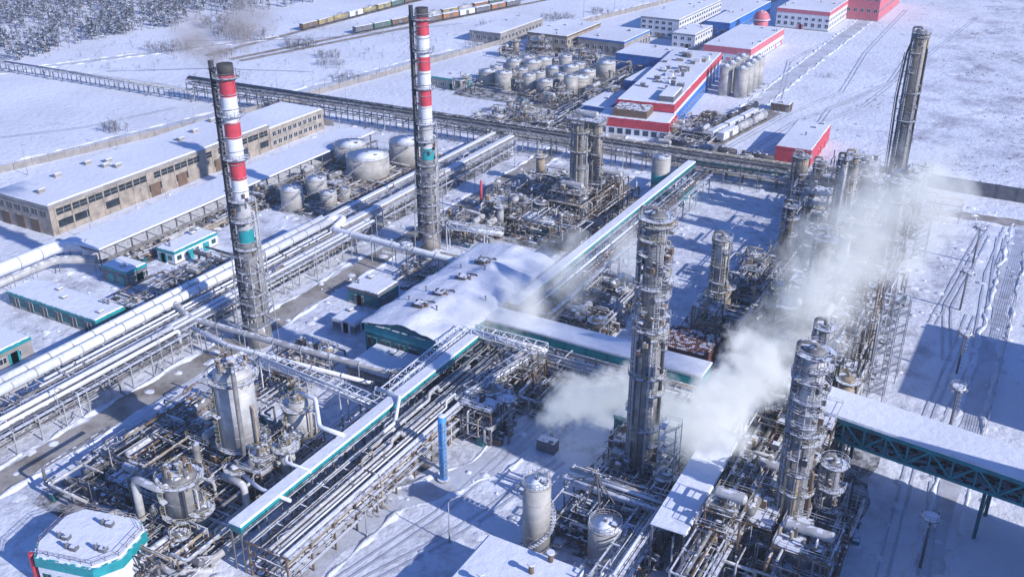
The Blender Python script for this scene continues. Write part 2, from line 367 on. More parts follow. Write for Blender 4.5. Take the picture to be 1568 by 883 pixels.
def column(name,x,y,h,r,seed,mat=None,step=6,topheavy=False,rm=None,z1=None):
    rr=random.Random(seed);b=MB();mat=mat or alud;rm=rm or galv
    b.cyl((0,0,0),(0,0,3),r*1.25,mat,r1=r,n=24)
    zt=h*rr.uniform(.5,.7);r2=r*rr.choice([1,1,.86]);b.cyl((0,0,3),(0,0,zt),r,mat,n=24);b.cyl((0,0,zt),(0,0,zt+1),r,mat,r1=r2,n=24);b.cyl((0,0,zt+1),(0,0,h),r2,rr.choice([mat,mat,alu,beigep]),n=24);b.dome((0,0,h),r2,r*.6,mat,n=24)
    z=3
    while z<h: b.cyl((0,0,z-.06),(0,0,z+.06),(r if z<zt+1 else r2)+.06,mat,n=24);z+=rr.uniform(1.8,3.4)
    z=step+rr.random()*2
    while z<h+.5:
        a=rr.uniform(0,6);span=rr.uniform(2.2,4.6)
        b.plat((0,0,z),r2,r+rr.uniform(.8,1.35),grey,rr.choice([rm,grey,yel]),a,a+span,n=12)
        z+=step*rr.uniform(.5,1.1)*(0.55 if topheavy and z>h*.55 else 1)
    b.plat((0,0,h+.2),r*.4,r+1.0,grey,rm,n=14)
    for a in (3.9,5.4): 
        b.ladder((r+.35)*math.cos(a),(r+.35)*math.sin(a),2,h+1,rm,math.cos(a),math.sin(a))
    for q in range(9):
        a=rr.uniform(2.5,6.8);R_=r+rr.uniform(.25,.7);rp=rr.choice([.1,.14,.2,.34]);zt=h*rr.uniform(.4,1)
        X,Y=R_*math.cos(a),R_*math.sin(a)
        b.pipe([(X*.4,Y*.4,zt),(X,Y,zt),(X,Y,1.5),(X*2.2,Y*2.2,1.5)],rp,rr.choice([alu,alud,galv,beigep,dark,brown]))
    b.pipe([(0,0,h+r*.4),(0,0,h+1.8),(-r-.6,-.6,h+1.8),(-r-.6,-.6,4)],.36,mat,n=10)
    for q in range(int(h*.5)):
        a=rr.uniform(2.6,6.6);z=rr.uniform(3,h);X,Y=(r+.25)*math.cos(a),(r+.25)*math.sin(a);s_=rr.uniform(.15,.4)
        b.box(X-s_,Y-s_,z,X+s_,Y+s_,z+rr.uniform(.3,1.),rr.choice([brown,grey,dark,beigep]))
    if topheavy:
        for q in range(40):
            a=rr.uniform(0,6.28);z=rr.uniform(h*.5,h);X,Y=(r+.5)*math.cos(a),(r+.5)*math.sin(a);s_=rr.uniform(.2,.45)
            b.box(X-s_,Y-s_,z,X+s_,Y+s_,z+rr.uniform(.5,1.6),rr.choice([brown,grey,alud,dark,beigep]))
    return b.finish(name,(x,y,0))
# ------------------------------------------------------------ ground, roads
def sheet(name,pts,mat,z):
    b=MB();k=len(pts);b.v=[(x,y,z) for x,y in pts];b.face(tuple(range(k)),b.mi(mat));return b.finish(name)
sheet("ground_snow",[(-6000,-3000),(6000,-3000),(6000,12000),(-6000,12000)],snow_g,0)
def ribbon(b,pts,w,mat,z,wob=.4,seed=0,sub=4.):
    P=[]
    for a,c in zip(pts[:-1],pts[1:]):
        a=Vector(a);c=Vector(c);n=max(1,int((c-a).length/sub))
        for q in range(n):P.append(a.lerp(c,q/n))
    P.append(Vector(pts[-1]));k=len(b.v);i=b.mi(mat)
    for j,p in enumerate(P):
        t=(P[min(j+1,len(P)-1)]-P[max(j-1,0)]).normalized();nn=Vector((-t.y,t.x))
        e=wob*noise.noise(Vector((p.x*.13,p.y*.13,seed)));e2=wob*noise.noise(Vector((p.x*.13,p.y*.13,seed+9)))
        q=p+nn*(w/2+e);r=p-nn*(w/2+e2);b.v+=[(q.x,q.y,z),(r.x,r.y,z)]
    for j in range(len(P)-1): b.face((k+2*j,k+2*j+1,k+2*j+3,k+2*j+2),i)
def bank(b,pts,w,h,mat,seed=0):
    P=[]
    for a,c in zip(pts[:-1],pts[1:]):
        a=Vector(a);c=Vector(c);n=max(1,int((c-a).length/1.6))
        for q in range(n):P.append(a.lerp(c,q/n))
    P.append(Vector(pts[-1]));k=len(b.v);i=b.mi(mat)
    for j,p in enumerate(P):
        t=(P[min(j+1,len(P)-1)]-P[max(j-1,0)]).normalized();nn=Vector((-t.y,t.x))
        s=.5+1.4*noise.noise(Vector((p.x*.25,p.y*.25,seed)));o=1.3*noise.noise(Vector((p.x*.15,p.y*.15,seed+5)))
        for u,zz in ((-.5,-.02),(-.22,.7),(0,1),(.25,.6),(.5,-.02)):
            q=p+nn*(w*u*max(.4,s)+o);b.v.append((q.x,q.y,h*zz*max(.03,s) if zz>0 else -.02))
    for j in range(len(P)-1):
        for u in range(4): b.face((k+5*j+u,k+5*j+u+1,k+5*j+6+u,k+5*j+5+u),i,True)
rb=MB()
roads=[([(-166,20),(-167,330)],7,1),([(-98,60),(-97,120),(-86,140),(-84,165)],6,0),([(-345,335),(-160,338),(-60,334),(120,336)],7,1),
 ([(-255,60),(-252,300)],6,0),([(-470,290),(-425,385),(-396,440)],6,0),([(-3,60),(-4,334)],4,0),([(-150,338),(-180,480),(-190,700)],6,1),
 ([(-460,318),(-300,330),(-250,335)],5,0),([(-120,410),(-120,560),(-118,800)],7,0),([(-168,222),(-140,224)],6,1),([(-345,130),(-335,210),(-318,300),(-300,420),(-255,640)],5,0)]
for j,(p,w,k) in enumerate(roads): ribbon(rb,p,w,road_m if k else road_l,.06+.006*j,1.8,j)
rb.finish("plant_road")
pb=MB()
for j,(x,y0,y1,w) in enumerate(((-184,90,318,11),(-100.5,90,176,9),(-29,122,200,24),(-40,198,262,26),(-50,258,342,34),(-135,88,132,42),(-137,242,298,42),(-56,126,160,20),(-101,160,178,22),(-226,168,294,6),(-210,228,300,28),(-97,196,232,16),(-210,378,460,76),(-176,342,440,22))):
    ribbon(pb,[(x,y0),(x,y1)],w,pad_m,.015+.003*j,3,j*2.3)
pb.finish("process_area_pavement")
kb=MB()
for j,(p,w,k) in enumerate(roads):
    vert=abs(p[0][0]-p[-1][0])<abs(p[0][1]-p[-1][1])
    for s in (-1,1): bank(kb,[(x+s*(w/2+.9)*(1 if vert else 0),y+s*(w/2+.9)*(0 if vert else 1)) for x,y in p],2.0,.6,snow_d,j*3+s)
kb.finish("snow_bank")
tb=MB();rr=random.Random(3)
def tracks(p,seed):
    for s in (-.9,.9): ribbon(tb,[(x+s,y) for x,y in p],.55,track_m,.135+.004*(seed%9),.25,seed,sub=3)
tracks([(-112,355),(-104,420),(-92,470),(-100,560),(-104,700)],1);tracks([(-100,345),(-92,400),(-78,450),(-72,540),(-60,700)],2)
tracks([(-6,235),(-9,290),(-8,330)],3);tracks([(-10,140),(-12,190),(-10,260)],4);tracks([(-440,400),(-380,440),(-330,520)],5)
tracks([(-390,200),(-350,260),(-340,300)],6);tracks([(-90,345),(-60,380),(-40,450),(0,520)],7);tracks([(-108,420),(-130,520),(-118,640)],8)
tracks([(-14,60),(-16,128)],1);tracks([(-18,250),(-14,330)],2);tracks([(-88,100),(-80,122),(-74,150)],3);tracks([(-92,96),(-86,124),(-84,160)],5)
tracks([(-94,345),(-86,380),(-90,440),(-76,500),(-82,640)],6);tracks([(-104,350),(-98,410),(-84,460),(-64,560)],4)
tracks([(-360,140),(-372,190),(-400,230),(-440,250)],2);tracks([(-420,330),(-380,360),(-330,380)],7);tracks([(-12,232),(-16,262),(-13,320)],8);tracks([(-4,150),(-8,200),(-5,250),(-9,320)],0)
tb.finish("tyre_tracks")
db=MB();rr=random.Random(11);ci=db.mi(snow_d)
def mound(x,y,r,h):
    k=len(db.v);n=9
    for a in range(3):
        rad=[1,.62,.25][a];z=[-.02,.62,.95][a]
        for q in range(n):
            an=q*2*math.pi/n;w=1+.35*noise.noise(Vector((x+q*1.7,y,a)))
            db.v.append((x+r*rad*w*math.cos(an),y+r*rad*w*.8*math.sin(an),h*z if z>0 else z))
    db.v.append((x,y,h));
    for a in range(2):
        for q in range(n): db.face((k+a*n+q,k+a*n+(q+1)%n,k+(a+1)*n+(q+1)%n,k+(a+1)*n+q),ci,True)
    for q in range(n): db.face((k+2*n+q,k+2*n+(q+1)%n,k+3*n),ci,True)
for q in range(1300): mound(rr.uniform(-260,5),rr.uniform(70,345),rr.uniform(.4,2.0),rr.uniform(.12,.6))
for q in range(130): mound(rr.uniform(-130,60),rr.uniform(345,760),rr.uniform(2,6),rr.uniform(.1,.3))
db.finish("snow_drifts")
# ------------------------------------------------------------ chimneys
def chimney(name,x,y,H_,seed):
    rr=random.Random(seed);b=MB();r=1.95;k=H_/69.3
    bands=[(0,27.6,alud),(27.6,30.9,teal),(30.9,38,alu),(38,43,white),(43,47.4,red),(47.4,52.7,white),(52.7,56.5,red),(56.5,62.2,white),(62.2,67,red),(67,69.3,soot)]
    for z0,z1,m in bands:
        ra=r*(1-.10*z0/69);rb_=r*(1-.10*z1/69);b.cyl((0,0,z0*k),(0,0,z1*k),ra,m,r1=rb_,n=28,cap=(z1>69))
    b.cyl((0,0,0),(0,0,5),r*1.5,conc,r1=r*1.1,n=28)
    z=5
    while z<H_-1: b.cyl((0,0,z),(0,0,z+.14),r+.05,grey,n=24);z+=3.2
    for z in (9,14,20,26,33,38,48,58,66.5):
        zz=z*k;b.plat((0,0,zz),r,r+1.1,grey,grey,n=12)
    dx,dy=-.87,-.49
    cx,cy=dx*(r+1.0),dy*(r+1.0)
    b.pipe([(cx*2,cy*2,3),(cx,cy,3),(cx,cy,H_+.8)],.6,dark,n=10);b.pipe([(cx-.9,cy+.5,2),(cx-.9,cy+.5,H_-2)],.22,grey)
    z=4
    while z<H_: b.box(cx-.8,cy-.5,z,cx*.3,cy*.3+.3,z+.15,dark);z+=4
    b.ladder(cx*.2,-r-.3,2,H_,grey,0,-1)
    ax,ay=.87*(r+.5),.49*(r+.5)
    for o,rp,zt in ((0,.28,35),(.7,.2,28),(-.8,.3,22),(1.3,.16,38)):
        b.pipe([(ax-.2*o,ay+o,1),(ax-.2*o,ay+o,zt),(0,0,zt)],rp,rr.choice([alu,galv]))
    for q in range(40):
        a=rr.uniform(3,7);z=rr.uniform(6,40);X,Y=(r+.3)*math.cos(a),(r+.3)*math.sin(a);b.box(X-.25,Y-.25,z,X+.25,Y+.25,z+rr.uniform(.4,1.2),rr.choice([grey,brown,dark,alu]))
    for z0 in range(0,24,6):
        w=3.3-z0*.03
        for a in (-w,w):
            b.beam((a,-w,z0),(a,-w,z0+6),.2,galv);b.beam((a,w,z0),(a,w,z0+6),.2,galv)
            b.beam((a,-w,z0+6),(a,w,z0+6),.18,galv);b.beam((-w,a,z0+6),(w,a,z0+6),.18,galv)
            b.beam((-w,a,z0),(w,a,z0+6),.12,galv);b.beam((a,-w,z0+6),(a,w,z0),.12,galv)
        b.rail([(-w,-w,z0+6),(w,-w,z0+6),(w,w,z0+6),(-w,w,z0+6)],galv,close=True)
    return b.finish(name,(x,y,0))
chimney("striped_chimney",-161,157,69.3,1);chimney("striped_chimney",-157,227,70.6,2)
# ------------------------------------------------------------ columns
column("distillation_column",-57,151,56,2.25,3,step=5,topheavy=True)
column("distillation_column",-44,335,56,1.9,4,step=7)
column("distillation_column",-26,143,42,2.15,5,step=4.5,topheavy=True)
column("distillation_column",-69,307,20,2.1,6);column("distillation_column",-64,313,17,1.6,7)
column("distillation_column",-129,270,32,2.1,8,step=6);column("distillation_column",-125,274,31,1.8,18,step=6)
column("distillation_column",-67,224,23,1.5,9,step=4);column("distillation_column",-39,205,36,1.6,10,step=5,mat=dark)
column("distillation_column",-33,262,32,1.8,12,step=5);column("distillation_column",-60,262,20,1.3,13,step=5,mat=dark)
column("distillation_column",-21,147,20,1.3,14,step=5);column("distillation_column",-52,300,25,1.6,15,step=7,mat=beigep)
column("distillation_column",-46,230,27,1.9,16,step=6);column("distillation_column",-51,280,30,1.0,17,step=8,mat=dark)
column("distillation_column",-30,170,33,1.1,19,step=6)
def hat():
    b=MB();b.box(-6,-3,32.6,5,4,33.1,grey);b.rail([(-6,-3,33.1),(5,-3,33.1),(5,4,33.1),(-6,4,33.1)],galv,close=True);
    for x in (-5,-1,4): b.beam((x,-2.5,29),(x,-2.5,32.6),.2,grey);b.beam((x,3,29),(x,3,32.6),.2,grey)
    drum(b,-1,1,34.4,7,.9,'x',alu);b.finish("column_top_platform",(-127,271,0))
hat()
def riser():
    b=MB();P=[(-3.4,-1.6,2),(-3.4,-1.6,18),(-3.8,-1.8,36),(-3.2,-1.5,50),(-1.4,-.6,57),(0,0,57.4)]
    b.pipe(P,.3,dark,n=8);b.pipe([(x-.6,y-.3,z) for x,y,z in P[:4]],.15,dark,n=6)
    for z in range(4,52,4): b.beam((-3.8,-1.8,z),(-1.5,-.7,z),.14,dark)
    b.finish("overhead_vapour_line",(-44,335,0))
riser()
def reactor(name,x,y,z0,h,r,mat,seed,rm=None):
    rr=random.Random(seed);b=MB();rm=rm or yel
    b.cyl((0,0,0),(0,0,z0*.6),r*.55,conc,n=20);b.cyl((0,0,z0*.5),(0,0,z0),r*.5,mat,r1=r,n=28)
    b.cyl((0,0,z0),(0,0,z0+h),r,mat,n=32);b.dome((0,0,z0+h),r,r*.55,mat,n=32,rg=6)
    for q in range(int(h/3)): b.cyl((0,0,z0+q*3),(0,0,z0+q*3+.1),r+.05,mat,n=32)
    for zf in (0.02,.97): b.plat((0,0,z0+h*zf),r+.05,r+1.2,grey,rm,n=16)
    b.plat((0,0,z0+h*.5),r+.05,r+1.2,grey,rm,2.2,4.6,n=8)
    b.plat((0,0,z0+h+r*.5),r*.3,r*.8,grey,rm,n=10)
    b.cyl((0,0,z0+h+r*.5),(0,0,z0+h+r*.5+1.4),r*.22,mat)
    for q in range(5):
        a=rr.choice([rr.uniform(3,3.8),rr.uniform(5.6,6.8)]);R_=r+rr.uniform(.4,.9);X,Y=R_*math.cos(a),R_*math.sin(a);rp=rr.choice([.12,.18,.28]);zt=z0+h*rr.uniform(.5,.95)
        b.pipe([(X*.5,Y*.5,zt),(X,Y,zt),(X,Y,2),(X*1.8,Y*1.4,2)],rp,rr.choice([alu,beigep,alud,dark]),n=10)
    for q in range(14):
        a=rr.uniform(0,6.28);d=rr.uniform(0,.8)*r;b.box(d*math.cos(a)-.3,d*math.sin(a)-.3,z0+h,d*math.cos(a)+.3,d*math.sin(a)+.3,z0+h+r*.5+rr.uniform(.3,1.4),rr.choice([brown,grey,alud,beigep]))
    a=4.2;b.ladder((r+.4)*math.cos(a),(r+.4)*math.sin(a),1,z0+h,rm,math.cos(a),math.sin(a))
    for s in range(6):
        a=s*1.05;b.beam((r*.9*math.cos(a),r*.9*math.sin(a),0),(r*.9*math.cos(a),r*.9*math.sin(a),z0+.2),.3,grey)
    return b.finish(name,(x,y,0))
reactor("reactor_vessel",-126,115,8,15.5,3.7,alu,1);reactor("reactor_vessel",-120.5,126,5,7.5,2.5,alu,2);reactor("reactor_vessel",-122,96,6,7.5,3,alud,3)
reactor("reactor_vessel",-114.5,115,5,6,1.5,alu,4);reactor("reactor_vessel",-117.5,112,4,6,1.4,alud,5)
def fat_pipes():
    b=MB()
    b.pipe([(-122,96,13),(-122,92,13),(-129,92,13),(-129,92,3),(-136,92,3),(-136,86,3)],.75,alu,n=12)
    b.pipe([(-120,95,4),(-115,95,4),(-115,104,4),(-115,104,9),(-120,104,9)],.7,alu,n=12)
    b.pipe([(-126,97,3),(-131,100,3),(-131,108,3),(-131,108,10)],.7,alud,n=12)
    b.pipe([(-130,116,20),(-133.5,117,20),(-133.5,117,2),(-145,117,2)],.6,beigep,n=12)
    b.pipe([(-126,115,25.8),(-121.5,111,25.8),(-121.5,111,6),(-117,107,6),(-117,100,6)],.45,alud,n=12)
    b.pipe([(-120.5,126,15),(-116,126,15),(-112,122,12),(-106,122,12)],.45,white,n=12)
    b.pipe([(-116,118,11),(-112,112,10),(-106,112,10)],.35,white,n=10);b.pipe([(-117,106,9),(-111,104,9.6),(-104,104,9.6)],.35,white,n=10)
    b.pipe([(-124,90,2),(-118,88,2),(-112,92,2),(-112,100,2)],.7,alu,n=12);b.pipe([(-134,98,2),(-126,88,2),(-116,86,2),(-110,90,2)],.55,alu,n=12)
    b.pipe([(-140,84,1.5),(-128,88,1.5),(-126,92,4)],.5,alud,n=12)
    b.finish("transfer_pipes")
fat_pipes()
unit("reactor_unit_structure",-156,-114,90,132,10,21,nf=8,nv=6,nd=7,npi=200)
unit("reactor_unit_structure",-134,-112,82,106,8,22,nf=3,nv=3,nd=4,npi=100)
unit("reactor_unit_structure",-134,-114,108,124,11,23,nf=2,nv=0,nd=0,npi=50,fs=(4,6),st=brown)
unit("fractionation_unit_structure",-158,-116,243,298,12,31,nf=10,nv=10,nd=10,npi=230)
unit("fractionation_unit_structure",-138,-118,260,286,19,32,nf=5,nv=3,nd=2,npi=80)
unit("crude_unit_structure",-42,-16,126,162,17,41,nf=9,nv=6,nd=5,npi=260)
unit("crude_unit_structure",-41,-24,158,200,22,42,nf=9,nv=6,nd=4,npi=210)
unit("crude_unit_structure",-52,-27,198,262,24,43,nf=13,nv=9,nd=6,npi=280,fs=(6,10))
unit("crude_unit_structure",-66,-32,258,340,20,44,nf=16,nv=10,nd=8,npi=300,fs=(6,11))
unit("crude_unit_structure",-72,-54,206,262,12,45,nf=7,nv=5,nd=4,npi=130)
unit("pump_station_structure",-66,-44,126,160,10,51,nf=6,nv=4,nd=4,npi=150)
unit("manifold_structure",-112,-84,160,178,10,52,nf=5,nv=1,nd=2,npi=160,st=brown)
unit("manifold_structure",-98,-88,146,158,11,53,nf=3,nv=1,nd=0,npi=60)
unit("manifold_structure",-104,-86,196,232,7,54,nf=3,nv=2,nd=3,npi=110,st=brown)
unit("stack_base_structure",-163,-143,232,252,7,55,nf=3,nv=1,nd=2,npi=70)
unit("valve_yard",-152,-136,132,162,4,56,nf=2,nv=1,nd=2,npi=50)
unit("valve_yard",-156,-138,198,222,3,66,nf=1,nv=0,nd=1,npi=24)
unit("loading_manifold",-230,-223,170,292,4,57,nf=6,nv=0,nd=6,npi=170,fs=(4,6))
unit("tank_farm_pipework",-226,-196,226,300,3,58,nf=3,nv=0,nd=3,npi=90)
unit("valve_yard",-212,-194,150,190,3.5,59,nf=3,nv=0,nd=3,npi=60)
unit("far_process_unit",-250,-170,380,460,9,61,nf=8,nv=8,nd=8,npi=170)
unit("far_process_unit",-270,-215,450,530,9,62,nf=8,nv=4,nd=6,npi=90)
unit("far_process_unit",-188,-162,340,440,9,63,nf=8,nv=6,nd=4,npi=120)
unit("far_process_unit",-215,-185,330,375,6,67,nf=4,nv=3,nd=4,npi=60)
unit("rail_loading_unit",-135,-92,335,352,5,64,nf=4,nv=2,nd=3,npi=80)
unit("rail_loading_unit",-140,-116,345,400,5,65,nf=4,nv=1,nd=3,npi=60)
def stair_tower(x,y,h,name="stair_tower",w=3.2):
    b=MB();
    for a in (0,w):
        for c in (0,w): b.beam((a,c,0),(a,c,h),.2,galv)
    z=0;k=0
    while z<h-2.5:
        for o in (.3,1.1):
            b.beam((0,o if k%2 else w-o,z),(w,o if k%2 else w-o,z+2.5),.12,galv)
        b.box(0,0,z+2.5,.9,w,z+2.56,grey);b.rail([(0,0,z+2.5),(w,0,z+2.5),(w,w,z+2.5),(0,w,z+2.5)],galv,close=True);z+=2.5;k+=1
    b.finish(name,(x,y,0))
stair_tower(-25,205,26);stair_tower(-24,215,22);stair_tower(-31,240,22);stair_tower(-52,146,18);stair_tower(-30,290,18)
# ------------------------------------------------------------ pipe racks
def big_pipes_L1(b):
    for x in (-3.2,0): b.pipe([(x,-100,8.0),(x,-36,8.0),(x,14,8.0)],1.15,white,n=18)
    for y in range(-100,14,6):
        for x in (-3.2,0): b.cyl((x,y,8),(x,y+.3,8),1.24,galv,n=18)
    snowslab(b,2.2,14,4.4,118,6.9,.25);snowslab(b,-5.4,14,-3.8,118,6.9,.25)
    b.box(2.1,14,6.55,4.5,118,6.88,galv);b.box(-5.5,14,6.55,-3.7,118,6.88,galv)
rack("pipe_rack",0,-100,118,10,[3.2,6],71,loc=(-184,200,0),extra=big_pipes_L1,dens=.7)
def ex2(b):
    b.pipe([(-1,-60,7.3),(-1,22,7.3)],.6,white,n=14);b.pipe([(1.2,-60,7.1),(1.2,22,7.1),(1.2,22,3)],.45,white,n=12)
rack("pipe_rack",0,-60,24,5,[3,6],72,loc=(-174,121,0),extra=ex2)
def ex3(b):
    for x in (-1.2,.6): b.box(x,-40,6.6,x+1.1,40,6.9,galv);snowslab(b,x,-40,x+1.1,40,6.91,.2)
rack("pipe_rack",0,-40,30,4,[3,6],73,loc=(-176,183,0),extra=ex3)
def pipeB(name,pts,r,m=None,n=16):
    b=MB();b.pipe(pts,r,m or white,n=n)
    P=[Vector(p) for p in pts]
    for a,c in zip(P[:-1],P[1:]):
        L=(c-a).length;k=int(L/7)
        if abs(a.z-c.z)>1:continue
        t=(c-a).normalized()*.12
        for q in range(k+1):
            p=a.lerp(c,q/max(1,k))
            for o in (-.6,.6): b.beam((p.x+o*.3,p.y+o,0),(p.x+o*.1,p.y+o,p.z-r),.2,galv)
            b.cyl(p-t,p+t,r+.1,galv,n=n)
    return b.finish(name)
pipeB("gas_pipeline",[(-184,212,8.2),(-184,217,8.2),(-181,217,8.2),(-181,211,6.8),(-136,210,6.8),(-136,210,3)],1.0)
pipeB("gas_pipeline",[(-187,164,8),(-184,152,8),(-176,150,6.3),(-150,151,6.3),(-118,153,6.3),(-112,160,6.3)],.75,alu)
pipeB("gas_pipeline",[(-179,148,6),(-160,146,5),(-120,149,5)],.5,white)
pipeB("gas_pipeline",[(-245,40,5),(-245,166,5),(-238,170,5),(-238,170,2)],1.9,white,20);pipeB("gas_pipeline",[(-239.5,40,4),(-239.5,160,4),(-230,166,4)],1.2,alu,18)
def spur_gallery(y0,y1,name="cable_gallery"):
    b=MB();b.box(-1.2,0,8.4,1.2,y1-y0,9.9,teal);snowslab(b,-1.45,-.1,1.38,y1-y0+.1,9.91,.35)
    n=int((y1-y0)/6)
    for q in range(n+1):
        y=(y1-y0)*q/n;b.beam((-1.1,y,0),(-1.1,y,8.4),.3,grey);b.beam((1.1,y,0),(1.1,y,8.4),.3,grey)
        b.box(-1.26,y-.08,8.38,1.26,y+.08,9.93,teald)
    b.pipe([(1.6,0,8.6),(1.6,y1-y0,8.6)],.14,galv,n=6);b.pipe([(1.7,0,9.2),(1.7,y1-y0,9.2)],.09,grey,n=6)
    b.finish(name,(-107.5,y0,0))
spur_gallery(94,174);spur_gallery(190,314)
rack("pipe_rack",0,-100,-20,8.5,[2.6,4.9,7.2],81,loc=(-100.8,194,0),st=brown,pm=[galv,alu,beigep,brown,white,galv,alu],rmax=.38)
rack("pipe_rack",0,0,118,5,[4.6,7],82,loc=(-102.5,194,0),rmax=.35)
rack("pipe_rack",0,0,60,5,[3,6],83,loc=(-114,116,0),dens=.8)
E=-math.pi/2
rack("pipe_rack",0,0,56,5.5,[4.5,7],84,loc=(-112,176.6,0),yaw=E,pm=[alu,galv,white,beigep])
b=MB();b.box(0,0,5.6,54,6.5,9,teal);b.box(-.1,-.1,8.5,54.1,6.6,9.05,white);snowslab(b,-.3,-.3,54.3,6.8,9.06,.35)
for q in range(11):
    b.box(q*5.3,-.06,5.6,q*5.3+.25,0,8.5,teald);b.beam((q*5.3,.4,0),(q*5.3,.4,5.6),.4,conc);b.beam((q*5.3,6,0),(q*5.3,6,5.6),.4,conc)
b.finish("pump_gallery_building",(-110,181,0),-.0)
b=MB();b.box(-7,-5,0,7,5,5.6,brick)
for q in range(28): b.box(-7.3+q*.52,-5.4,5.6,-7.05+q*.52,5.4,5.9,brick)
b.box(-7.3,-5.4,5.5,7.3,5.4,5.75,brick);b.finish("corrugated_roof_shed",(-67,201,0))
def exN(b):
    b.box(-1.5,0,9.2,1.5,270,9.6,grey)
    for x in (-2.1,2.1): b.truss((x,0,7.6),(x,270,7.6),1.8,grey,n=64,w=.2)
    b.pipe([(0,0,10.1),(0,270,10.1)],.5,alud,n=10);b.pipe([(1.2,0,10),(1.2,270,10)],.35,dark,n=8)
rack("pipe_rack",0,0,270,4.5,[4.5,7.4],85,loc=(-345,314,0),yaw=E+.05,st=grey,extra=exN,pm=[dark,grey,alud,galv,alu])
rack("pipe_rack",0,0,125,3,[4],86,loc=(-466,306,0),yaw=E+.04,st=grey,pm=[galv,alud],loops=False)
b=MB();b.box(0,-1.5,4.5,60,1.5,6.8,teal);snowslab(b,-.1,-1.7,60.1,1.7,6.81,.3)
for q in range(11): b.beam((q*6,-1.2,0),(q*6,-1.2,4.5),.3,grey);b.beam((q*6,1.2,0),(q*6,1.2,4.5),.3,grey);b.box(q*6-.1,-1.55,4.5,q*6+.1,1.55,6.82,white)
b.finish("cable_gallery",(-112,330,0),.03)
rack("pipe_rack",0,0,56,5,[4,6.5],87,loc=(-78,328,0),yaw=E)
b=MB()
b.box(-3,0,11.2,3,44,11.5,galv);snowslab(b,-3.2,-.2,3.2,44.2,11.52,.35)
for q in range(9):
    for s in (-2.8,2.8): b.beam((s,q*5.5,0),(s,q*5.5,11.2),.35,grey)
for s in (-2.9,2.9): b.truss((s,0,9),(s,44,9),2.2,grey,n=16)
b.finish("roofed_pipe_bridge",(-42.5,127.5,0),.03)
rack("pipe_rack",0,0,54,5,[5,8.5,11.5],89,loc=(-36,118,0),rmax=.4)
rack("pipe_rack",0,0,60,4,[4.5,7.5],90,loc=(-49,100,0),rmax=.35)
rack("pipe_rack",0,0,130,5,[5,8.5],91,loc=(-54,205,0),rmax=.35)
rack("pipe_rack",0,0,22,4,[5,8],92,loc=(-66,138,0),yaw=E)
def trussway(name,p0,p1,w=2.2,h=1.8,m=None):
    m=m or white;b=MB();p0=Vector(p0);p1=Vector(p1);t=(p1-p0).normalized();n=Vector((-t.y,t.x,0))*w/2
    b.truss(p0+n,p1+n,h,m);b.truss(p0-n,p1-n,h,m);k=int((p1-p0).length/2.5)
    for q in range(k+1):
        p=p0.lerp(p1,q/k);b.beam(p+n,p-n,.12,m);b.beam(p+n+Vector((0,0,h)),p-n+Vector((0,0,h)),.12,m)
    for o,r in ((-.5,.28),(.3,.35)): b.pipe([p0+n*o*1.2+Vector((0,0,.4)),p1+n*o*1.2+Vector((0,0,.4))],r,white)
    for q in range(int((p1-p0).length/12)+1):
        p=p0.lerp(p1,min(1,q*12/(p1-p0).length));b.beam((p+n).xy.to_3d(),p+n,.25,m);b.beam((p-n).xy.to_3d(),p-n,.25,m)
    b.finish(name)
trussway("truss_pipe_bridge",(-144,141,8),(-108,138,8));trussway("truss_pipe_bridge",(-110.5,141,8.8),(-110.5,172,9.5))
trussway("truss_pipe_bridge",(-152,229,7),(-135,232,7));trussway("truss_pipe_bridge",(-96,150,9),(-92,172,9),m=grey);trussway("truss_pipe_bridge",(-108,172,10),(-90,174,9))
pipeB("gas_pipeline",[(-112,140,11),(-106,140,11),(-103,134,9),(-103,130,9)],.4,white,10)
# covered conveyor bridge, open teal lattice sides
b=MB();L=96
b.box(0,-4.2,10.4,L,4.2,10.7,dark);b.box(0,-4.2,15.2,L,4.2,15.5,grey);snowslab(b,-.3,-5,L,5,15.55,.45)
b.box(0,-4.62,14.5,L,-4.3,15.4,tealt);b.box(0,-4.62,10.3,L,-4.3,10.9,tealt)
for s in (-4.4,4.4):
    n=24
    for q in range(n):
        x0=L*q/n;x1=L*(q+1)/n;b.beam((x0,s,10.8),(x0,s,15.2),.34,tealt);b.beam((x0,s,10.8) if q%2 else (x0,s,14.8),(x1,s,14.8) if q%2 else (x1,s,10.8),.36,tealt)
        b.beam((x0,s,12.1),(x1,s,12.1),.12,tealt)
b.pipe([(0,0,12.4),(L,0,12.4)],1.0,alud,n=12);b.pipe([(0,2.4,12),(L,2.4,12)],.6,alud,n=12);b.box(0,3.4,10.8,L,3.6,15.1,dark)
for q in range(4):
    for s in (-4,4): b.beam((8+q*26,s,0),(8+q*26,s,10.4),.6,teald)
    b.beam((8+q*26,-4,1),(8+q*26,4,10),.25,teald)
b.finish("covered_conveyor_bridge",(-31,174.5,0),-.13)
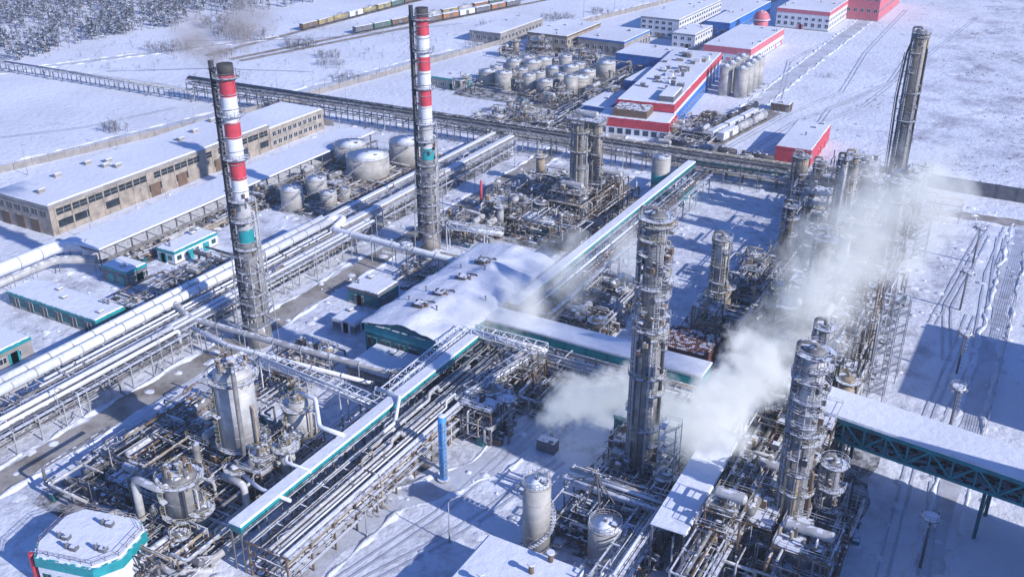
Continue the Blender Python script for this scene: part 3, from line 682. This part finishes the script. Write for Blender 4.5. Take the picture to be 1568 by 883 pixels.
# ------------------------------------------------------------ hall
b=MB();W=12;D=26.5
b.box(-W,-D,0,W,D,9,teald);b.box(-W-.08,-D-.08,0,W+.08,D+.08,.9,conc)
i=b.mi(teald);k=len(b.v);b.v+=[(-W,-D,9),(W,-D,9),(0,-D,11.2),(-W,D,9),(W,D,9),(0,D,11.2)]
b.face((k,k+1,k+2),i);b.face((k+5,k+4,k+3),i)
b.box(-W-.1,-D-.1,6.6,W+.1,-D-.02,9,teal);b.box(W+.02,-D,6.6,W+.12,D,9,teal)
windows(b,'-y',-D,-W,W,3.2,5.4,4,2.6,teal);windows(b,'+x',W,-D,D,3.2,5.4,4,2.6,teal)
i=b.mi(snow_r);NX,NY=24,44;k=len(b.v)
for a in range(NY+1):
    for c in range(NX+1):
        x=-W-.6+(2*W+1.2)*c/NX;y=-D-.6+(2*D+1.2)*a/NY
        e=.7*noise.noise(Vector((y*.3,x*.3,8)))
        z=9.1+2.3*(1-abs(x)/(W+.6))+.45+.6*noise.noise(Vector((x*.2,y*.12,3)))+.2*noise.noise(Vector((x*.7,y*.7,1)))
        if a in(0,NY): z-=.35;y+=e
        if c in (0,NX): z-=.35;x+=e
        b.v.append((x,y,z))
for a in range(NY):
    for c in range(NX):
        q=k+a*(NX+1)+c;b.face((q,q+1,q+NX+2,q+NX+1),i,True)
b.box(-W-.55,-D-.55,8.95,W+.55,D+.55,9.1,teald)
rr=random.Random(14)
for y in (-17,-9.5,1,12):
    x=rr.uniform(-2.6,2.2);g=rr.uniform(.7,1.1)
    b.box(x-g,y-1,10.3,x+g,y+1,12.2,brown);b.box(x-g-.2,y-1.2,12.2,x+g+.2,y+1.2,12.5,grey)
    b.cyl((x+1.8,y+rr.uniform(-1,1),10.3),(x+1.8,y,12+rr.random()),.3,brown);b.box(x-2.6,y-.4,10.3,x-1.7,y+.4,11.7,brown)
    b.pipe([(x-2,y+1,10.6),(x-2,y+1,12.3),(x+2.4,y+2.4,12.3),(x+2.4,y+2.4,10.6)],.2,dark)
for q in range(7):
    x=rr.uniform(-9,9);y=rr.uniform(-24,24);z=9.6+2.3*(1-abs(x)/12.6);b.cyl((x,y,z-1),(x,y,z+1.1),.18,grey);b.cyl((x,y,z+1.1),(x,y,z+1.3),.34,grey,r1=.1)
b.finish("compressor_hall",(-122.5,192,0))
bldg("hall_annex",-131,153.5,-111,165.2,4,conc,grey,rows=((1.4,2.6),),vents=2)
bldg("hall_annex",-110,190,-106.2,216,6.5,teald,teal,rows=(),vents=3)
# ------------------------------------------------------------ west
def workshop():
    b=MB()
    b.box(-26,0,0,0,98,9.6,wallb);b.box(-26.2,-.2,9,.2,98.2,10,conc);snowslab(b,-25.7,.3,-.3,97.7,10.01,.3)
    b.box(-22,98.2,0,0,130,8,wallb);b.box(-22.2,98.3,7.5,.15,130.2,8.3,wallb);snowslab(b,-21.8,98.6,-.3,129.8,8.31,.3)
    b.box(-.02,2,6.1,.05,97,8.2,glass)
    y=2
    while y<97: b.box(0,y-.25,0,.22,y+.25,8.95,wallb);b.box(0,y+2.9,6.1,.1,y+3.05,8.2,conc);y+=6
    b.box(.02,2,7.1,.09,97,7.2,conc);b.box(-.02,2,2,.04,97,4.4,glass)
    rr=random.Random(5);y=2.3
    while y<96:
        if rr.random()<.55: b.box(.05,y,1.8,.12,y+5.4,4.5,wallb)
        elif rr.random()<.4: b.box(.05,y+.6,0.02,.16,y+4.8,4.6,brown)
        if rr.random()<.3: b.box(.05,y+.1,6.0,.11,y+2.7,8.25,wallb)
        y+=6
    windows(b,'+x',0,99,129,5,6.8,3,1.8,white);windows(b,'+x',0,99,129,1.5,3.3,3,1.8,white)
    for x in (-22,-15,-8): b.box(x-2,-.16,.02,x+2,0,4.4,brown)
    windows(b,'-y',0,-25,-1,6,7.8,4,2.5,conc)
    for q in range(9):
        x=rr.uniform(-22,-4);y=rr.uniform(6,92);b.box(x-.7,y-1.2,10.1,x+.7,y+1.2,11.6,conc);snowslab(b,x-.8,y-1.3,x+.8,y+1.3,11.61,.2)
    b.finish("workshop_building",(-263,177,0))
workshop()
b=MB();b.box(-7,0,5.9,7,129,6.2,grey);snowslab(b,-7.3,-.3,7.3,129.3,6.21,.4)
for q in range(23):
    y=q*5.8+.3
    for x in (-6.5,6.5): b.beam((x,y,0),(x,y,5.9),.35,grey)
    b.beam((-6.5,y,5.3),(6.5,y,5.3),.25,grey);b.beam((6.5,y,3),(9.5,y,3),.2,grey);b.beam((9.5,y,0),(9.5,y,3),.2,grey)
for x in (8,8.6,9.2): b.pipe([(x,0,3.4),(x,129,3.4)],.18,alud)
b.box(-5.5,3,0.02,5,126,1.1,conc)
b.finish("loading_canopy",(-237,167.5,0))
for x,y,r,h in ((-214,231,3.7,7.4),(-214,243.5,3.5,7),(-205.5,239,2.8,5),(-211,268,7.6,8.6),(-208,288,6.6,9),(-225,276,6,8.5),(-205,247,2,4)): tank("storage_tank",x,y,r,h,seed=int(-x))
rr=random.Random(8)
for q in range(5):
    for j in range(4): tank("storage_tank",-240+q*10.5+rr.uniform(-2,2),400+j*12+rr.uniform(-2,2),rr.choice([4.6,4,3.2]),rr.uniform(6,10),stair=False)
for q in range(2):
    for j in range(4): tank("storage_silo",-138+q*7.5,440+j*8,2.9,13,stair=False,cone=.4,mat=tank_m)
b=MB()
b.cyl((0,0,0),(0,0,10),4,redp,n=24);b.dome((0,0,10),4.6,4.6,redp,n=24,rg=8);b.cyl((0,0,9.5),(0,0,10),5,white,n=24);b.finish("domed_tower",(-162,573,0))
bldg("control_cabin",-221,180,-214,197,4,white,teal,rows=((1.4,2.6),),sp=3.4,ww=1.5,vents=3,wfr=teal)
bldg("garage_shed",-224,163,-214,170,4.5,grey,teal,rows=((1.4,2.8),),vents=1)
bldg("warehouse_building",-233,140,-199,149,4,teald,teal,rows=((.3,3.0),),sp=5.6,ww=2.4,wfr=white,vents=5,doors=0)
bldg("substation_building",-235,112,-205,126,4.5,conc,teal,rows=((1.2,2.6),),vents=4)
bldg("switchgear_cabin",-156,186,-146,195,4.5,teald,grey,rows=(),vents=2)
bldg("instrument_cabin",-150,172,-143,178,3,grey,white,rows=(),vents=1)
bldg("pump_house",-140,252,-129,262,4.5,teal,white,rows=((1.5,2.8),),vents=3,wfr=white)
bldg("pump_house",-112,296,-104,308,5,teal,white,rows=(),vents=2)
bldg("instrument_cabin",-66,158,-60,164,9,teald,teal,rows=((5,7),),vents=1)
tank("storage_tank",-114,302,3.1,14,band=teal,stair=False)
b=MB();pts=[(-8,-4),(-6,-7),(5,-7),(8,-3.5),(8,3.5),(5,6),(-6,6),(-8,3.5)]
b.prism(pts,0,6.2,white);b.prism([(x*1.03,y*1.03) for x,y in pts],4.6,6.5,teal)
b.prism([(x*.97,y*.97) for x,y in pts],6.5,6.8,snow_r);b.cyl((-7.6,-6.2,0),(-7.6,-6.2,6.4),.5,red)
windows(b,'-y',-7,-6,5,1.5,3.2,3,1.5,teal);
for x,y in ((-5,-2),(0,3),(3,-3),(-2,-4)): b.cyl((x,y,6.5),(x,y,8.2),.35,grey);b.box(x+.8,y-.5,6.6,x+2,y+.6,7.6,grey)
b.rail([(x*.95,y*.95,6.8) for x,y in pts],brown,close=True)
b.finish("control_room_building",(-130,82.5,0),.25)
b=MB();b.cyl((0,0,0),(0,0,15),.8,blue,n=20);b.dome((0,0,15),.8,.3,white,n=20,rg=3);b.cyl((0,0,0),(0,0,.5),1.3,conc,n=16)
for z in (4,8,12): b.cyl((0,0,z),(0,0,z+.2),.88,blue,n=20)
b.ladder(.9,-.6,1,14,galv,.8,-.6);b.pipe([(0,0,2),(-3,1,2),(-8,1,2)],.25,alu);b.finish("blue_riser_pipe",(-91,133,0))
tank("storage_tank",-66,125,2.5,14,cone=.25);tank("storage_tank",-54,128,3,7.5,cone=.2)
bldg("pump_hall",-71,92,-53,117,6,conc,white,rows=((1.5,3),),vents=0)
b=MB()
for x,y in ((-60,112),(-58.5,116),(-66,106)): b.cyl((x,y,6.2),(x,y,8.2),.45,brown);b.cyl((x,y,8.2),(x,y,8.5),.7,white)
b.finish("roof_vent")
# ------------------------------------------------------------ north
def redb():
    b=MB()
    b.box(-24,12,0,0,112,10.5,blued);b.box(-24.1,11.9,7.6,.1,112.1,10.9,red);b.box(-.02,12,6.0,.12,112,7.6,white);snowslab(b,-23.7,12.3,-.3,111.7,10.91,.3)
    b.box(-28,-2,0,1.5,11.8,6.8,white);b.box(-28.1,-2.1,3.6,1.6,11.7,7.2,red);snowslab(b,-27.7,-1.7,1.2,11.4,7.21,.3)
    b.box(-22,-.6,7.3,-8,10,10.5,brown);b.box(-7,14,10.9,-1,30,13.5,grey);snowslab(b,-7.1,14,-1,30,13.51,.3)
    windows(b,'+x',0,14,110,1.2,3,5,2.6,white);windows(b,'-y',-2,-27,1,1,3,3.5,2,blued)
    rr=random.Random(2)
    for q in range(34):
        x=rr.uniform(-22,-3);y=rr.uniform(32,108);w=rr.uniform(.6,1.8);b.box(x-w,y-w,11,x+w,y+w,11+rr.uniform(1,2.4),rr.choice([grey,conc,white,alud]))
    b.finish("red_factory_building",(-136,363,0),.14)
redb()
bldg("small_red_building",-91,356,-78,392,6.5,red,red,rows=(),vents=3,doors=3,yaw=.05)
bldg("office_building",-222,540,-199,612,11,white,conc,rows=((1.5,3),(5,6.5),(8,9.4)),vents=6,sp=4,ww=2)
bldg("office_building",-195,520,-182,548,8,white,conc,rows=((1.5,3),(5,6.5)),vents=3)
bldg("pink_warehouse",-170,500,-145,560,8,white,redp,rows=((1.5,3),),vents=6,band=3)
bldg("pink_warehouse",-162,604,-131,700,11,white,redp,rows=((2,4),(5.5,7)),vents=8,band=2)
bldg("pink_warehouse",-156,650,-112,720,20,redp,redp,rows=((5,7),(12,14)),vents=8,band=2)
bldg("blue_warehouse",-200,456,-172,482,9,blued,blued,rows=(),vents=3);bldg("blue_warehouse",-190,560,-176,640,8,blued,blued,rows=((2,4),),vents=4)
bldg("blue_warehouse",-178,372,-166,402,6,blued,blued,rows=(),vents=2);bldg("blue_warehouse",-176,412,-166,440,8,blued,blued,rows=(),vents=2)
bldg("boiler_house",-262,478,-238,520,9,wallb,brown,rows=((1.5,3),(5,7)),vents=5)
bldg("boiler_house",-235,485,-208,520,8,conc,blued,rows=((2,5),),vents=5)
bldg("pump_house",-262,385,-248,398,5,conc,teal,rows=((1.5,3),),vents=2)
bldg("warehouse_building",-300,480,-280,530,6,conc,conc,rows=((2,4),),vents=3)
bldg("guard_cabin",-112,425,-104,431,3,conc,brown,rows=(),vents=1)
bldg("offscreen_shadow_hall",22,104,60,163,34,conc,teald,rows=((3,7),(12,16),(21,25)),vents=6)  # this and the next: unseen halls added out of view to shade the yard
bldg("offscreen_shadow_hall",24,206,48,244,22,conc,teald,rows=((3,7),(12,16)),vents=6)
# ------------------------------------------------------------ wagons
def bog(b):
    b.box(-1.2,-6.8,.95,1.2,6.8,1.2,dark)
    for y in (-5.2,-3.6,3.6,5.2):
        for x in (-.8,.8): b.cyl((x-.07,y,.55),(x+.07,y,.55),.48,dark,n=14)
def boxcar(col):
    b=MB();b.box(-1.5,-6.5,1.2,1.5,6.5,3.9,col)
    for q in range(9): b.box(-1.58,-6.4+q*1.55,1.2,1.58,-6.3+q*1.55,3.9,col)
    b.box(-1.6,-1.2,1.3,1.6,1.2,3.6,grey);b.box(-1.55,-6.6,3.9,1.55,6.6,4.05,grey,tx=.3);snowslab(b,-1.4,-6.4,1.4,6.4,4.05,.2)
    bog(b);return b
def tankcar(col):
    b=MB();b.cyl((0,-5.8,2.6),(0,5.8,2.6),1.45,col,n=18);b.dome((0,5.8,2.6),1.45,.5,col,n=18,rg=3,ax=(0,1,0));b.dome((0,-5.8,2.6),1.45,.5,col,n=18,rg=3,ax=(0,-1,0))
    b.cyl((0,0,3.9),(0,0,4.5),.5,grey);b.rail([(-.7,-1.6,4.05),(.7,-1.6,4.05),(.7,1.6,4.05),(-.7,1.6,4.05)],grey,close=True);bog(b);return b
cm={};oc=M("orange_wagon_paint",(.32,.15,.07),.6,0,.3);gc=M("green_wagon_paint",(.08,.15,.12),.6,0,.3);yc=M("yellow_wagon_paint",(.34,.28,.13),.6,0,.3)
protos=[boxcar(c) for c in (oc,gc,yc,brown,grey,white)]+[tankcar(c) for c in (dark,alu,yc)]
def wagon(k,x,y,yaw):
    nm="tank_wagon" if k>=6 else "freight_wagon"
    if k not in cm: ob=protos[k].finish(nm,(x,y,.2),yaw);cm[k]=ob.data
    else:
        ob=bpy.data.objects.new(nm,cm[k]);ob.location=(x,y,.2);ob.rotation_euler=(0,0,yaw);sc.collection.objects.link(ob)
tk=MB()
def rails(p0,p1):
    p0=Vector(p0);p1=Vector(p1);t=(p1-p0).normalized();n=Vector((-t.y,t.x))
    ribbon(tk,[p0,p1],4.2,road_m,.14,.3,5)
    for s in (-.78,.78): a=p0+n*s;c=p1+n*s;tk.beam((a.x,a.y,.24),(c.x,c.y,.24),.1,brown)
    k=int((p1-p0).length/1.2)
    for q in range(k):
        p=p0+t*1.2*q;tk.beam((p.x+n.x*1.3,p.y+n.y*1.3,.15),(p.x-n.x*1.3,p.y-n.y*1.3,.15),.14,brown)
rr=random.Random(12)
def train(p0,p1,kinds,n=None,off=0,r=True):
    if r: rails(p0,p1)
    p0=Vector(p0);p1=Vector(p1);t=(p1-p0).normalized();yaw=math.atan2(-t.x,t.y);s=off
    for q in range(n):
        p=p0+t*(s+7);wagon(rr.choice(kinds),p.x,p.y,yaw);s+=14.3
train((-402,380),(-392,820),[0,1,2,3,5,8,4],n=11,off=74)
train((-385,380),(-331,640),[0,2,4,3,7,1],n=9,off=84);train((-378,380),(-318,640),[1,0,4,5,3],n=6,off=130)
train((-121,360),(-112,425),[5,7],n=3,off=8);train((-117,358),(-108,422),[5,7],n=3,off=10);train((-126,362),(-117,425),[6,4],n=4,off=4)
train((-132,352),(-86,352),[6],n=3,off=1)
tk.finish("railway_track")
def fence(name,pts,h=2.6,mat=None,sp=6):
    b=MB();mat=mat or conc
    for a,c in zip(pts[:-1],pts[1:]):
        a=Vector(a);c=Vector(c);L=(c-a).length;n=int(L/sp);t=(c-a).normalized();nn=Vector((-t.y,t.x))
        for q in range(n):
            p=a.lerp(c,q/n);r=a.lerp(c,(q+1)/n)
            v=[p+nn*.08,r+nn*.08,r-nn*.08,p-nn*.08];b.prism([(w.x,w.y) for w in v],0,h,mat)
            b.box(p.x-.2,p.y-.2,0,p.x+.2,p.y+.2,h+.25,mat)
            b.beam((p.x,p.y,h),(p.x,p.y,h+.7),.08,grey)
    b.finish(name)
fence("concrete_fence",[(-352,120),(-330,206),(-308,295),(-299,355),(-281,477),(-251,629),(-230,760)])
fence("concrete_fence",[(-62,357),(-20,356),(60,356),(160,357)],h=5,mat=grey)
def meshfence(name,p0,p1,h=2.2):
    b=MB();p0=Vector(p0+(0,));p1=Vector(p1+(0,));n=int((p1-p0).length/3)
    for q in range(n+1): p=p0.lerp(p1,q/n);b.beam(p,p+Vector((0,0,h+.3)),.12,grey)
    for z in range(1,9): b.beam(p0+Vector((0,0,h*z/8)),p1+Vector((0,0,h*z/8)),.05,grey)
    b.finish(name)
meshfence("perimeter_fence",(0,190),(-1,330))
fence("concrete_fence",[(-306,300),(-262,312)])
def lampmast(x,y,h=11):
    b=MB();b.cyl((0,0,0),(0,0,h),.22,grey,r1=.14);b.cyl((0,0,h),(0,0,h+.15),1.6,grey,n=18);b.cyl((0,0,h+.16),(0,0,h+.4),1.55,snow_r,r1=1.2,n=18)
    b.rail([(1.5*math.cos(a),1.5*math.sin(a),h+.1) for a in [q*.785 for q in range(8)]],grey,close=True,h=.9)
    for q in range(6): a=q*1.05;b.box(1.7*math.cos(a)-.25,1.7*math.sin(a)-.25,h-.5,1.7*math.cos(a)+.25,1.7*math.sin(a)+.25,h-.05,alu)
    b.ladder(.25,0,0,h,grey);b.finish("lighting_mast",(x,y,0))
for x,y in ((-5,153),(-7,200),(-9,226),(-14,296),(-86,150),(-150,205),(-96,260),(-13,262)): lampmast(x,y)
def pole(x,y,h=10,yaw=0,name="street_lamp"):
    b=MB();b.cyl((0,0,0),(0,0,h),.14,galv,r1=.08,n=8);b.pipe([(0,0,h-.2),(.4,0,h+.3),(1.8,0,h+.5)],.07,galv,n=6);b.box(1.5,-.15,h+.42,2.3,.15,h+.56,grey);b.cyl((0,0,0),(0,0,.8),.22,galv);b.finish(name,(x,y,0),yaw)
for y in range(80,330,28): pole(-171.5,y)
for y in range(60,330,30): pole(-249,y,10,3.1)
for y in range(200,700,36): pole(-300+ (y-350)*.13,y+10,11,0)
for x in range(-440,-60,40): pole(x,343,10,1.5)
for x,y in ((-94,112),(-80,118),(-100,96),(-138,140),(-146,100)): pole(x,y,9,1)
b=MB()
for o in (0,5):
    b.beam((0,o,0),(3,2.5,12),.25,grey);b.beam((6,o,0),(3,2.5,12),.25,grey)
b.beam((3,2.5,12),(9,2.5,4),.2,grey);b.beam((-2,2.5,9),(3,2.5,12),.2,grey);b.finish("a_frame_derrick",(-62,132,0))
b=MB();b.cyl((0,0,0),(0,0,11),.45,red,n=12);b.cyl((0,0,11),(0,0,12),.3,red,r1=.1);b.finish("red_vent_pipe",(-158,258,0))
# ------------------------------------------------------------ vegetation
def leafmat(name,col,snowamt):
    m,nt,N,L=nodes(name);out=N.new("ShaderNodeOutputMaterial");bs=N.new("ShaderNodeBsdfPrincipled");L.new(bs.outputs[0],out.inputs[0])
    bs.inputs['Roughness'].default_value=.9
    geo=N.new("ShaderNodeNewGeometry");n=N.new("ShaderNodeTexNoise");n.inputs['Scale'].default_value=.45;n.inputs['Detail'].default_value=3
    L.new(geo.outputs['Position'],n.inputs['Vector']);mr=N.new("ShaderNodeMapRange");mr.inputs[1].default_value=.62-snowamt;mr.inputs[2].default_value=.70-snowamt
    L.new(n.outputs['Fac'],mr.inputs[0]);mx=N.new("ShaderNodeMix");mx.data_type='RGBA';mx.inputs[6].default_value=col+(1,);mx.inputs[7].default_value=(.62,.68,.80,1)
    L.new(mr.outputs[0],mx.inputs[0]);L.new(mx.outputs[2],bs.inputs['Base Color']);return m
pine_l=leafmat("pine_needles_frosted",(.05,.055,.055),.14);twig=leafmat("bare_twigs_frosted",(.13,.11,.11),.10);bark=M("bark",(.09,.07,.06),.9,0,.2)
def tri(b,c,s,rr,i,flat=.5):
    a=rr.uniform(0,6.28);dz=rr.uniform(-flat,flat)*s;k=len(b.v);x,y,z=c
    b.v+=[(x+s*math.cos(a),y+s*math.sin(a),z+dz),(x+s*math.cos(a+2.1),y+s*math.sin(a+2.1),z-dz*.6),(x+s*.8*math.cos(a+4.2),y+s*.8*math.sin(a+4.2),z-dz*.4+rr.uniform(-.2,.2)*s)]
    b.face((k,k+1,k+2),i)
def pine(b,x,y,h,rr,n=70):
    i=b.mi(pine_l);b.cyl((x,y,0),(x,y,h*.95),h*.016,bark,r1=.02,n=4,cap=False)
    for q in range(n):
        t=rr.random()**.85;z=h*(.12+.86*t);r=h*.24*(1-t)**.8*rr.uniform(.3,1.1);a=rr.uniform(0,6.28)
        tri(b,(x+r*math.cos(a),y+r*math.sin(a),z),h*.085*(1.3-t*.8),rr,i,.7)
def bare(b,x,y,h,rr,n=12,w=.5):
    i=b.mi(twig);b.cyl((x,y,0),(x,y,h*.6),h*.015,bark,r1=h*.006,n=4,cap=False)
    for q in range(n):
        a=rr.uniform(0,6.28);z0=h*rr.uniform(.15,.55);l=h*rr.uniform(.25,.5);e=(x+l*w*math.cos(a),y+l*w*math.sin(a),z0+l*.85)
        b.cyl((x,y,z0),e,h*.006,twig,r1=.01,n=3,cap=False)
        for k in range(4):
            f=rr.uniform(.4,1.1);tri(b,(x+(e[0]-x)*f+rr.uniform(-.5,.5),y+(e[1]-y)*f+rr.uniform(-.5,.5),z0+(e[2]-z0)*f),h*.035,rr,i,1.2)
rr=random.Random(99);b=MB();cnt=0
while cnt<2700:
    x=rr.uniform(-720,-440);y=rr.uniform(300,620)
    if x>-480+max(0,(y-405))*.22+8*noise.noise(Vector((y*.05,0,0))): continue
    d=noise.noise(Vector((x*.02,y*.02,0)))
    if d<-.3 and rr.random()<.6: continue
    if rr.random()<.68: pine(b,x,y,rr.uniform(6,12),rr,56)
    else: bare(b,x,y,rr.uniform(6,10),rr,10)
    cnt+=1
b.finish("forest")
b=MB()
def clump(cx,cy,r,n,h=3):
    for q in range(n):
        a=rr.uniform(0,6.28);d=r*math.sqrt(rr.random());bare(b,cx+d*math.cos(a),cy+d*math.sin(a)*.7,rr.uniform(.5,1)*h,rr,9,.7)
for c in ((-335,262,6,30,6),(-285,560,12,70,5),(-270,590,8,30,5),(-330,395,9,40,5),(-345,410,8,40,5),(-372,420,10,50,7),(-305,375,8,40,5),(-395,385,8,40,6),(-290,470,8,30,5),(-420,425,20,120,8),(-430,380,14,70,7),(-330,470,6,20,4),(-310,520,8,24,5),(-105,495,5,20,3),(-450,440,14,60,9)): clump(*c)
for q in range(260): clump(rr.uniform(-470,-310),rr.uniform(330,480),2,1,rr.uniform(2,5))
b.finish("bare_shrubs")
b=MB();i=b.mi(twig)
q=0
while q<3600:
    x=rr.uniform(-100,260);y=rr.uniform(372,900)
    if noise.noise(Vector((x*.035,y*.035,2)))+.5*noise.noise(Vector((x*.12,y*.12,2)))<.05: continue
    if x<-60 and rr.random()<.8: continue
    for k in range(4): tri(b,(x+rr.uniform(-.8,.8),y+rr.uniform(-.8,.8),rr.uniform(.15,.4)),rr.uniform(.18,.42),rr,i,1.3)
    q+=1
b.finish("dry_grass")
# ------------------------------------------------------------ steam
def steam(name,puffs,dens,col,glow,seed):
    m,nt,N,L=nodes(name+"_volume");out=N.new("ShaderNodeOutputMaterial");v=N.new("ShaderNodeVolumePrincipled");L.new(v.outputs[0],out.inputs['Volume'])
    v.inputs['Color'].default_value=col+(1,);v.inputs['Anisotropy'].default_value=-.3
    tc=N.new("ShaderNodeTexCoord");gr=N.new("ShaderNodeTexGradient");gr.gradient_type='SPHERICAL';L.new(tc.outputs['Object'],gr.inputs[0])
    oi=N.new("ShaderNodeObjectInfo");n=N.new("ShaderNodeTexNoise");n.noise_dimensions='4D';n.inputs['Scale'].default_value=2.0;n.inputs['Detail'].default_value=3;n.inputs['Roughness'].default_value=.62
    L.new(tc.outputs['Object'],n.inputs['Vector']);mu=N.new("ShaderNodeMath");mu.operation='MULTIPLY';mu.inputs[1].default_value=40;L.new(oi.outputs['Random'],mu.inputs[0]);L.new(mu.outputs[0],n.inputs['W'])
    a=N.new("ShaderNodeMath");a.operation='MULTIPLY_ADD';a.inputs[1].default_value=2.4;a.inputs[2].default_value=-1.35;L.new(n.outputs['Fac'],a.inputs[0])
    s=N.new("ShaderNodeMath");s.operation='ADD';L.new(a.outputs[0],s.inputs[0]);L.new(gr.outputs['Fac'],s.inputs[1])
    mr=N.new("ShaderNodeMapRange");mr.inputs[1].default_value=.06;mr.inputs[2].default_value=.8;L.new(s.outputs[0],mr.inputs[0])
    d=N.new("ShaderNodeMath");d.operation='MULTIPLY';L.new(mr.outputs[0],d.inputs[0])
    d.inputs[1].default_value=dens;L.new(d.outputs[0],v.inputs['Density'])
    # added emission standing in for light scattered many times inside the droplets (the renderer only follows the first bounce)
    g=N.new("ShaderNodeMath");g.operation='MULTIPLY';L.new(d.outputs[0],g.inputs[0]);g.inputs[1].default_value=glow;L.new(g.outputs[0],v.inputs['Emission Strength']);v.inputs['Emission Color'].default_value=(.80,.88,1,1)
    em=bpy.data.objects.new(name,None);sc.collection.objects.link(em)
    import bmesh
    bm=bmesh.new();bmesh.ops.create_icosphere(bm,subdivisions=2,radius=1);me=bpy.data.meshes.new("puff");bm.to_mesh(me);bm.free();me.materials.append(m)
    for j,(x,y,z,r) in enumerate(puffs):
        o=bpy.data.objects.new("puff_%d"%j,me);o.location=(x,y,z);o.scale=(r*1.2,r*1.2,r);o.rotation_euler=(j*1.3,j*.7,j*2.1);o.parent=em;sc.collection.objects.link(o)
def along(pts,n,jit,seed):
    rr=random.Random(seed);out=[]
    for q in range(n):
        t=q/(n-1)*(len(pts)-1);i=min(int(t),len(pts)-2);f=t-i
        p=[pts[i][k]*(1-f)+pts[i+1][k]*f for k in range(4)]
        out.append((p[0]+rr.uniform(-jit,jit)*p[3],p[1]+rr.uniform(-jit,jit)*p[3],p[2]+rr.uniform(-jit,jit)*p[3],p[3]*rr.uniform(.85,1.2)))
    return out
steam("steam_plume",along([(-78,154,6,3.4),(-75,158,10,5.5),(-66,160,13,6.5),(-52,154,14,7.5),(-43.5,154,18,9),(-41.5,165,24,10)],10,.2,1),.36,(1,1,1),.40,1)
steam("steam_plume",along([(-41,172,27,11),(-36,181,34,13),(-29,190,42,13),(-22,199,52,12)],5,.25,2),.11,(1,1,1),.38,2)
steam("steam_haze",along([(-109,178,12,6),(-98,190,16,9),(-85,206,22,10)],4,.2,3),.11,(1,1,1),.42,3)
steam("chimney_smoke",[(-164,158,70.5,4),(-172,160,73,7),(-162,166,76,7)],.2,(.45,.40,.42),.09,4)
b=MB();b.cyl((-78,154,0),(-78,154,5),.35,alu);b.box(-80,151,0,-76,153.4,2.6,grey);b.finish("steam_vent")
# winter air haze: a thin, even scattering layer over the whole site
m,nt,N,L=nodes("air_haze_volume");out=N.new("ShaderNodeOutputMaterial");v=N.new("ShaderNodeVolumeScatter");v.inputs['Color'].default_value=(.74,.86,1,1);v.inputs['Density'].default_value=.00020
L.new(v.outputs[0],out.inputs['Volume']);b=MB();b.box(-3000,-1500,-2,2500,5000,150,m);b.finish("air_haze")
# ------------------------------------------------------------ light, sky, camera
el=math.radians(27);sd=Vector((.992*math.cos(el),-.125*math.cos(el),math.sin(el)))
ld=bpy.data.lights.new("sun",'SUN');ld.energy=5;ld.angle=math.radians(.5);ld.color=(1,.96,.92)
so=bpy.data.objects.new("sun",ld);so.rotation_euler=(-sd).to_track_quat('-Z','Y').to_euler();sc.collection.objects.link(so)
w=bpy.data.worlds.new("World");sc.world=w;w.use_nodes=True;nt=w.node_tree
sk=nt.nodes.new("ShaderNodeTexSky");sk.sky_type='NISHITA';sk.sun_disc=False;sk.sun_elevation=el;sk.sun_rotation=math.radians(97.2);sk.ozone_density=6;sk.dust_density=.3
mx=nt.nodes.new("ShaderNodeMix");mx.data_type='RGBA';mx.blend_type='MULTIPLY';mx.inputs[0].default_value=1;nt.links.new(sk.outputs[0],mx.inputs[6]);mx.inputs[7].default_value=(.66,.84,1.25,1)
bg=nt.nodes['Background'];nt.links.new(mx.outputs[2],bg.inputs[0]);bg.inputs[1].default_value=.135
cd=bpy.data.cameras.new("camera");cd.sensor_width=36;cd.lens=35.06;cd.clip_end=30000;cd.clip_start=1
co=bpy.data.objects.new("camera",cd);co.location=(0,0,120);az=math.radians(29.6);p=math.radians(25.9)
co.rotation_euler=(math.pi/2-p,0,az);sc.collection.objects.link(co);sc.camera=co
sc.view_settings.view_transform='Standard';sc.view_settings.look='None';sc.view_settings.exposure=0
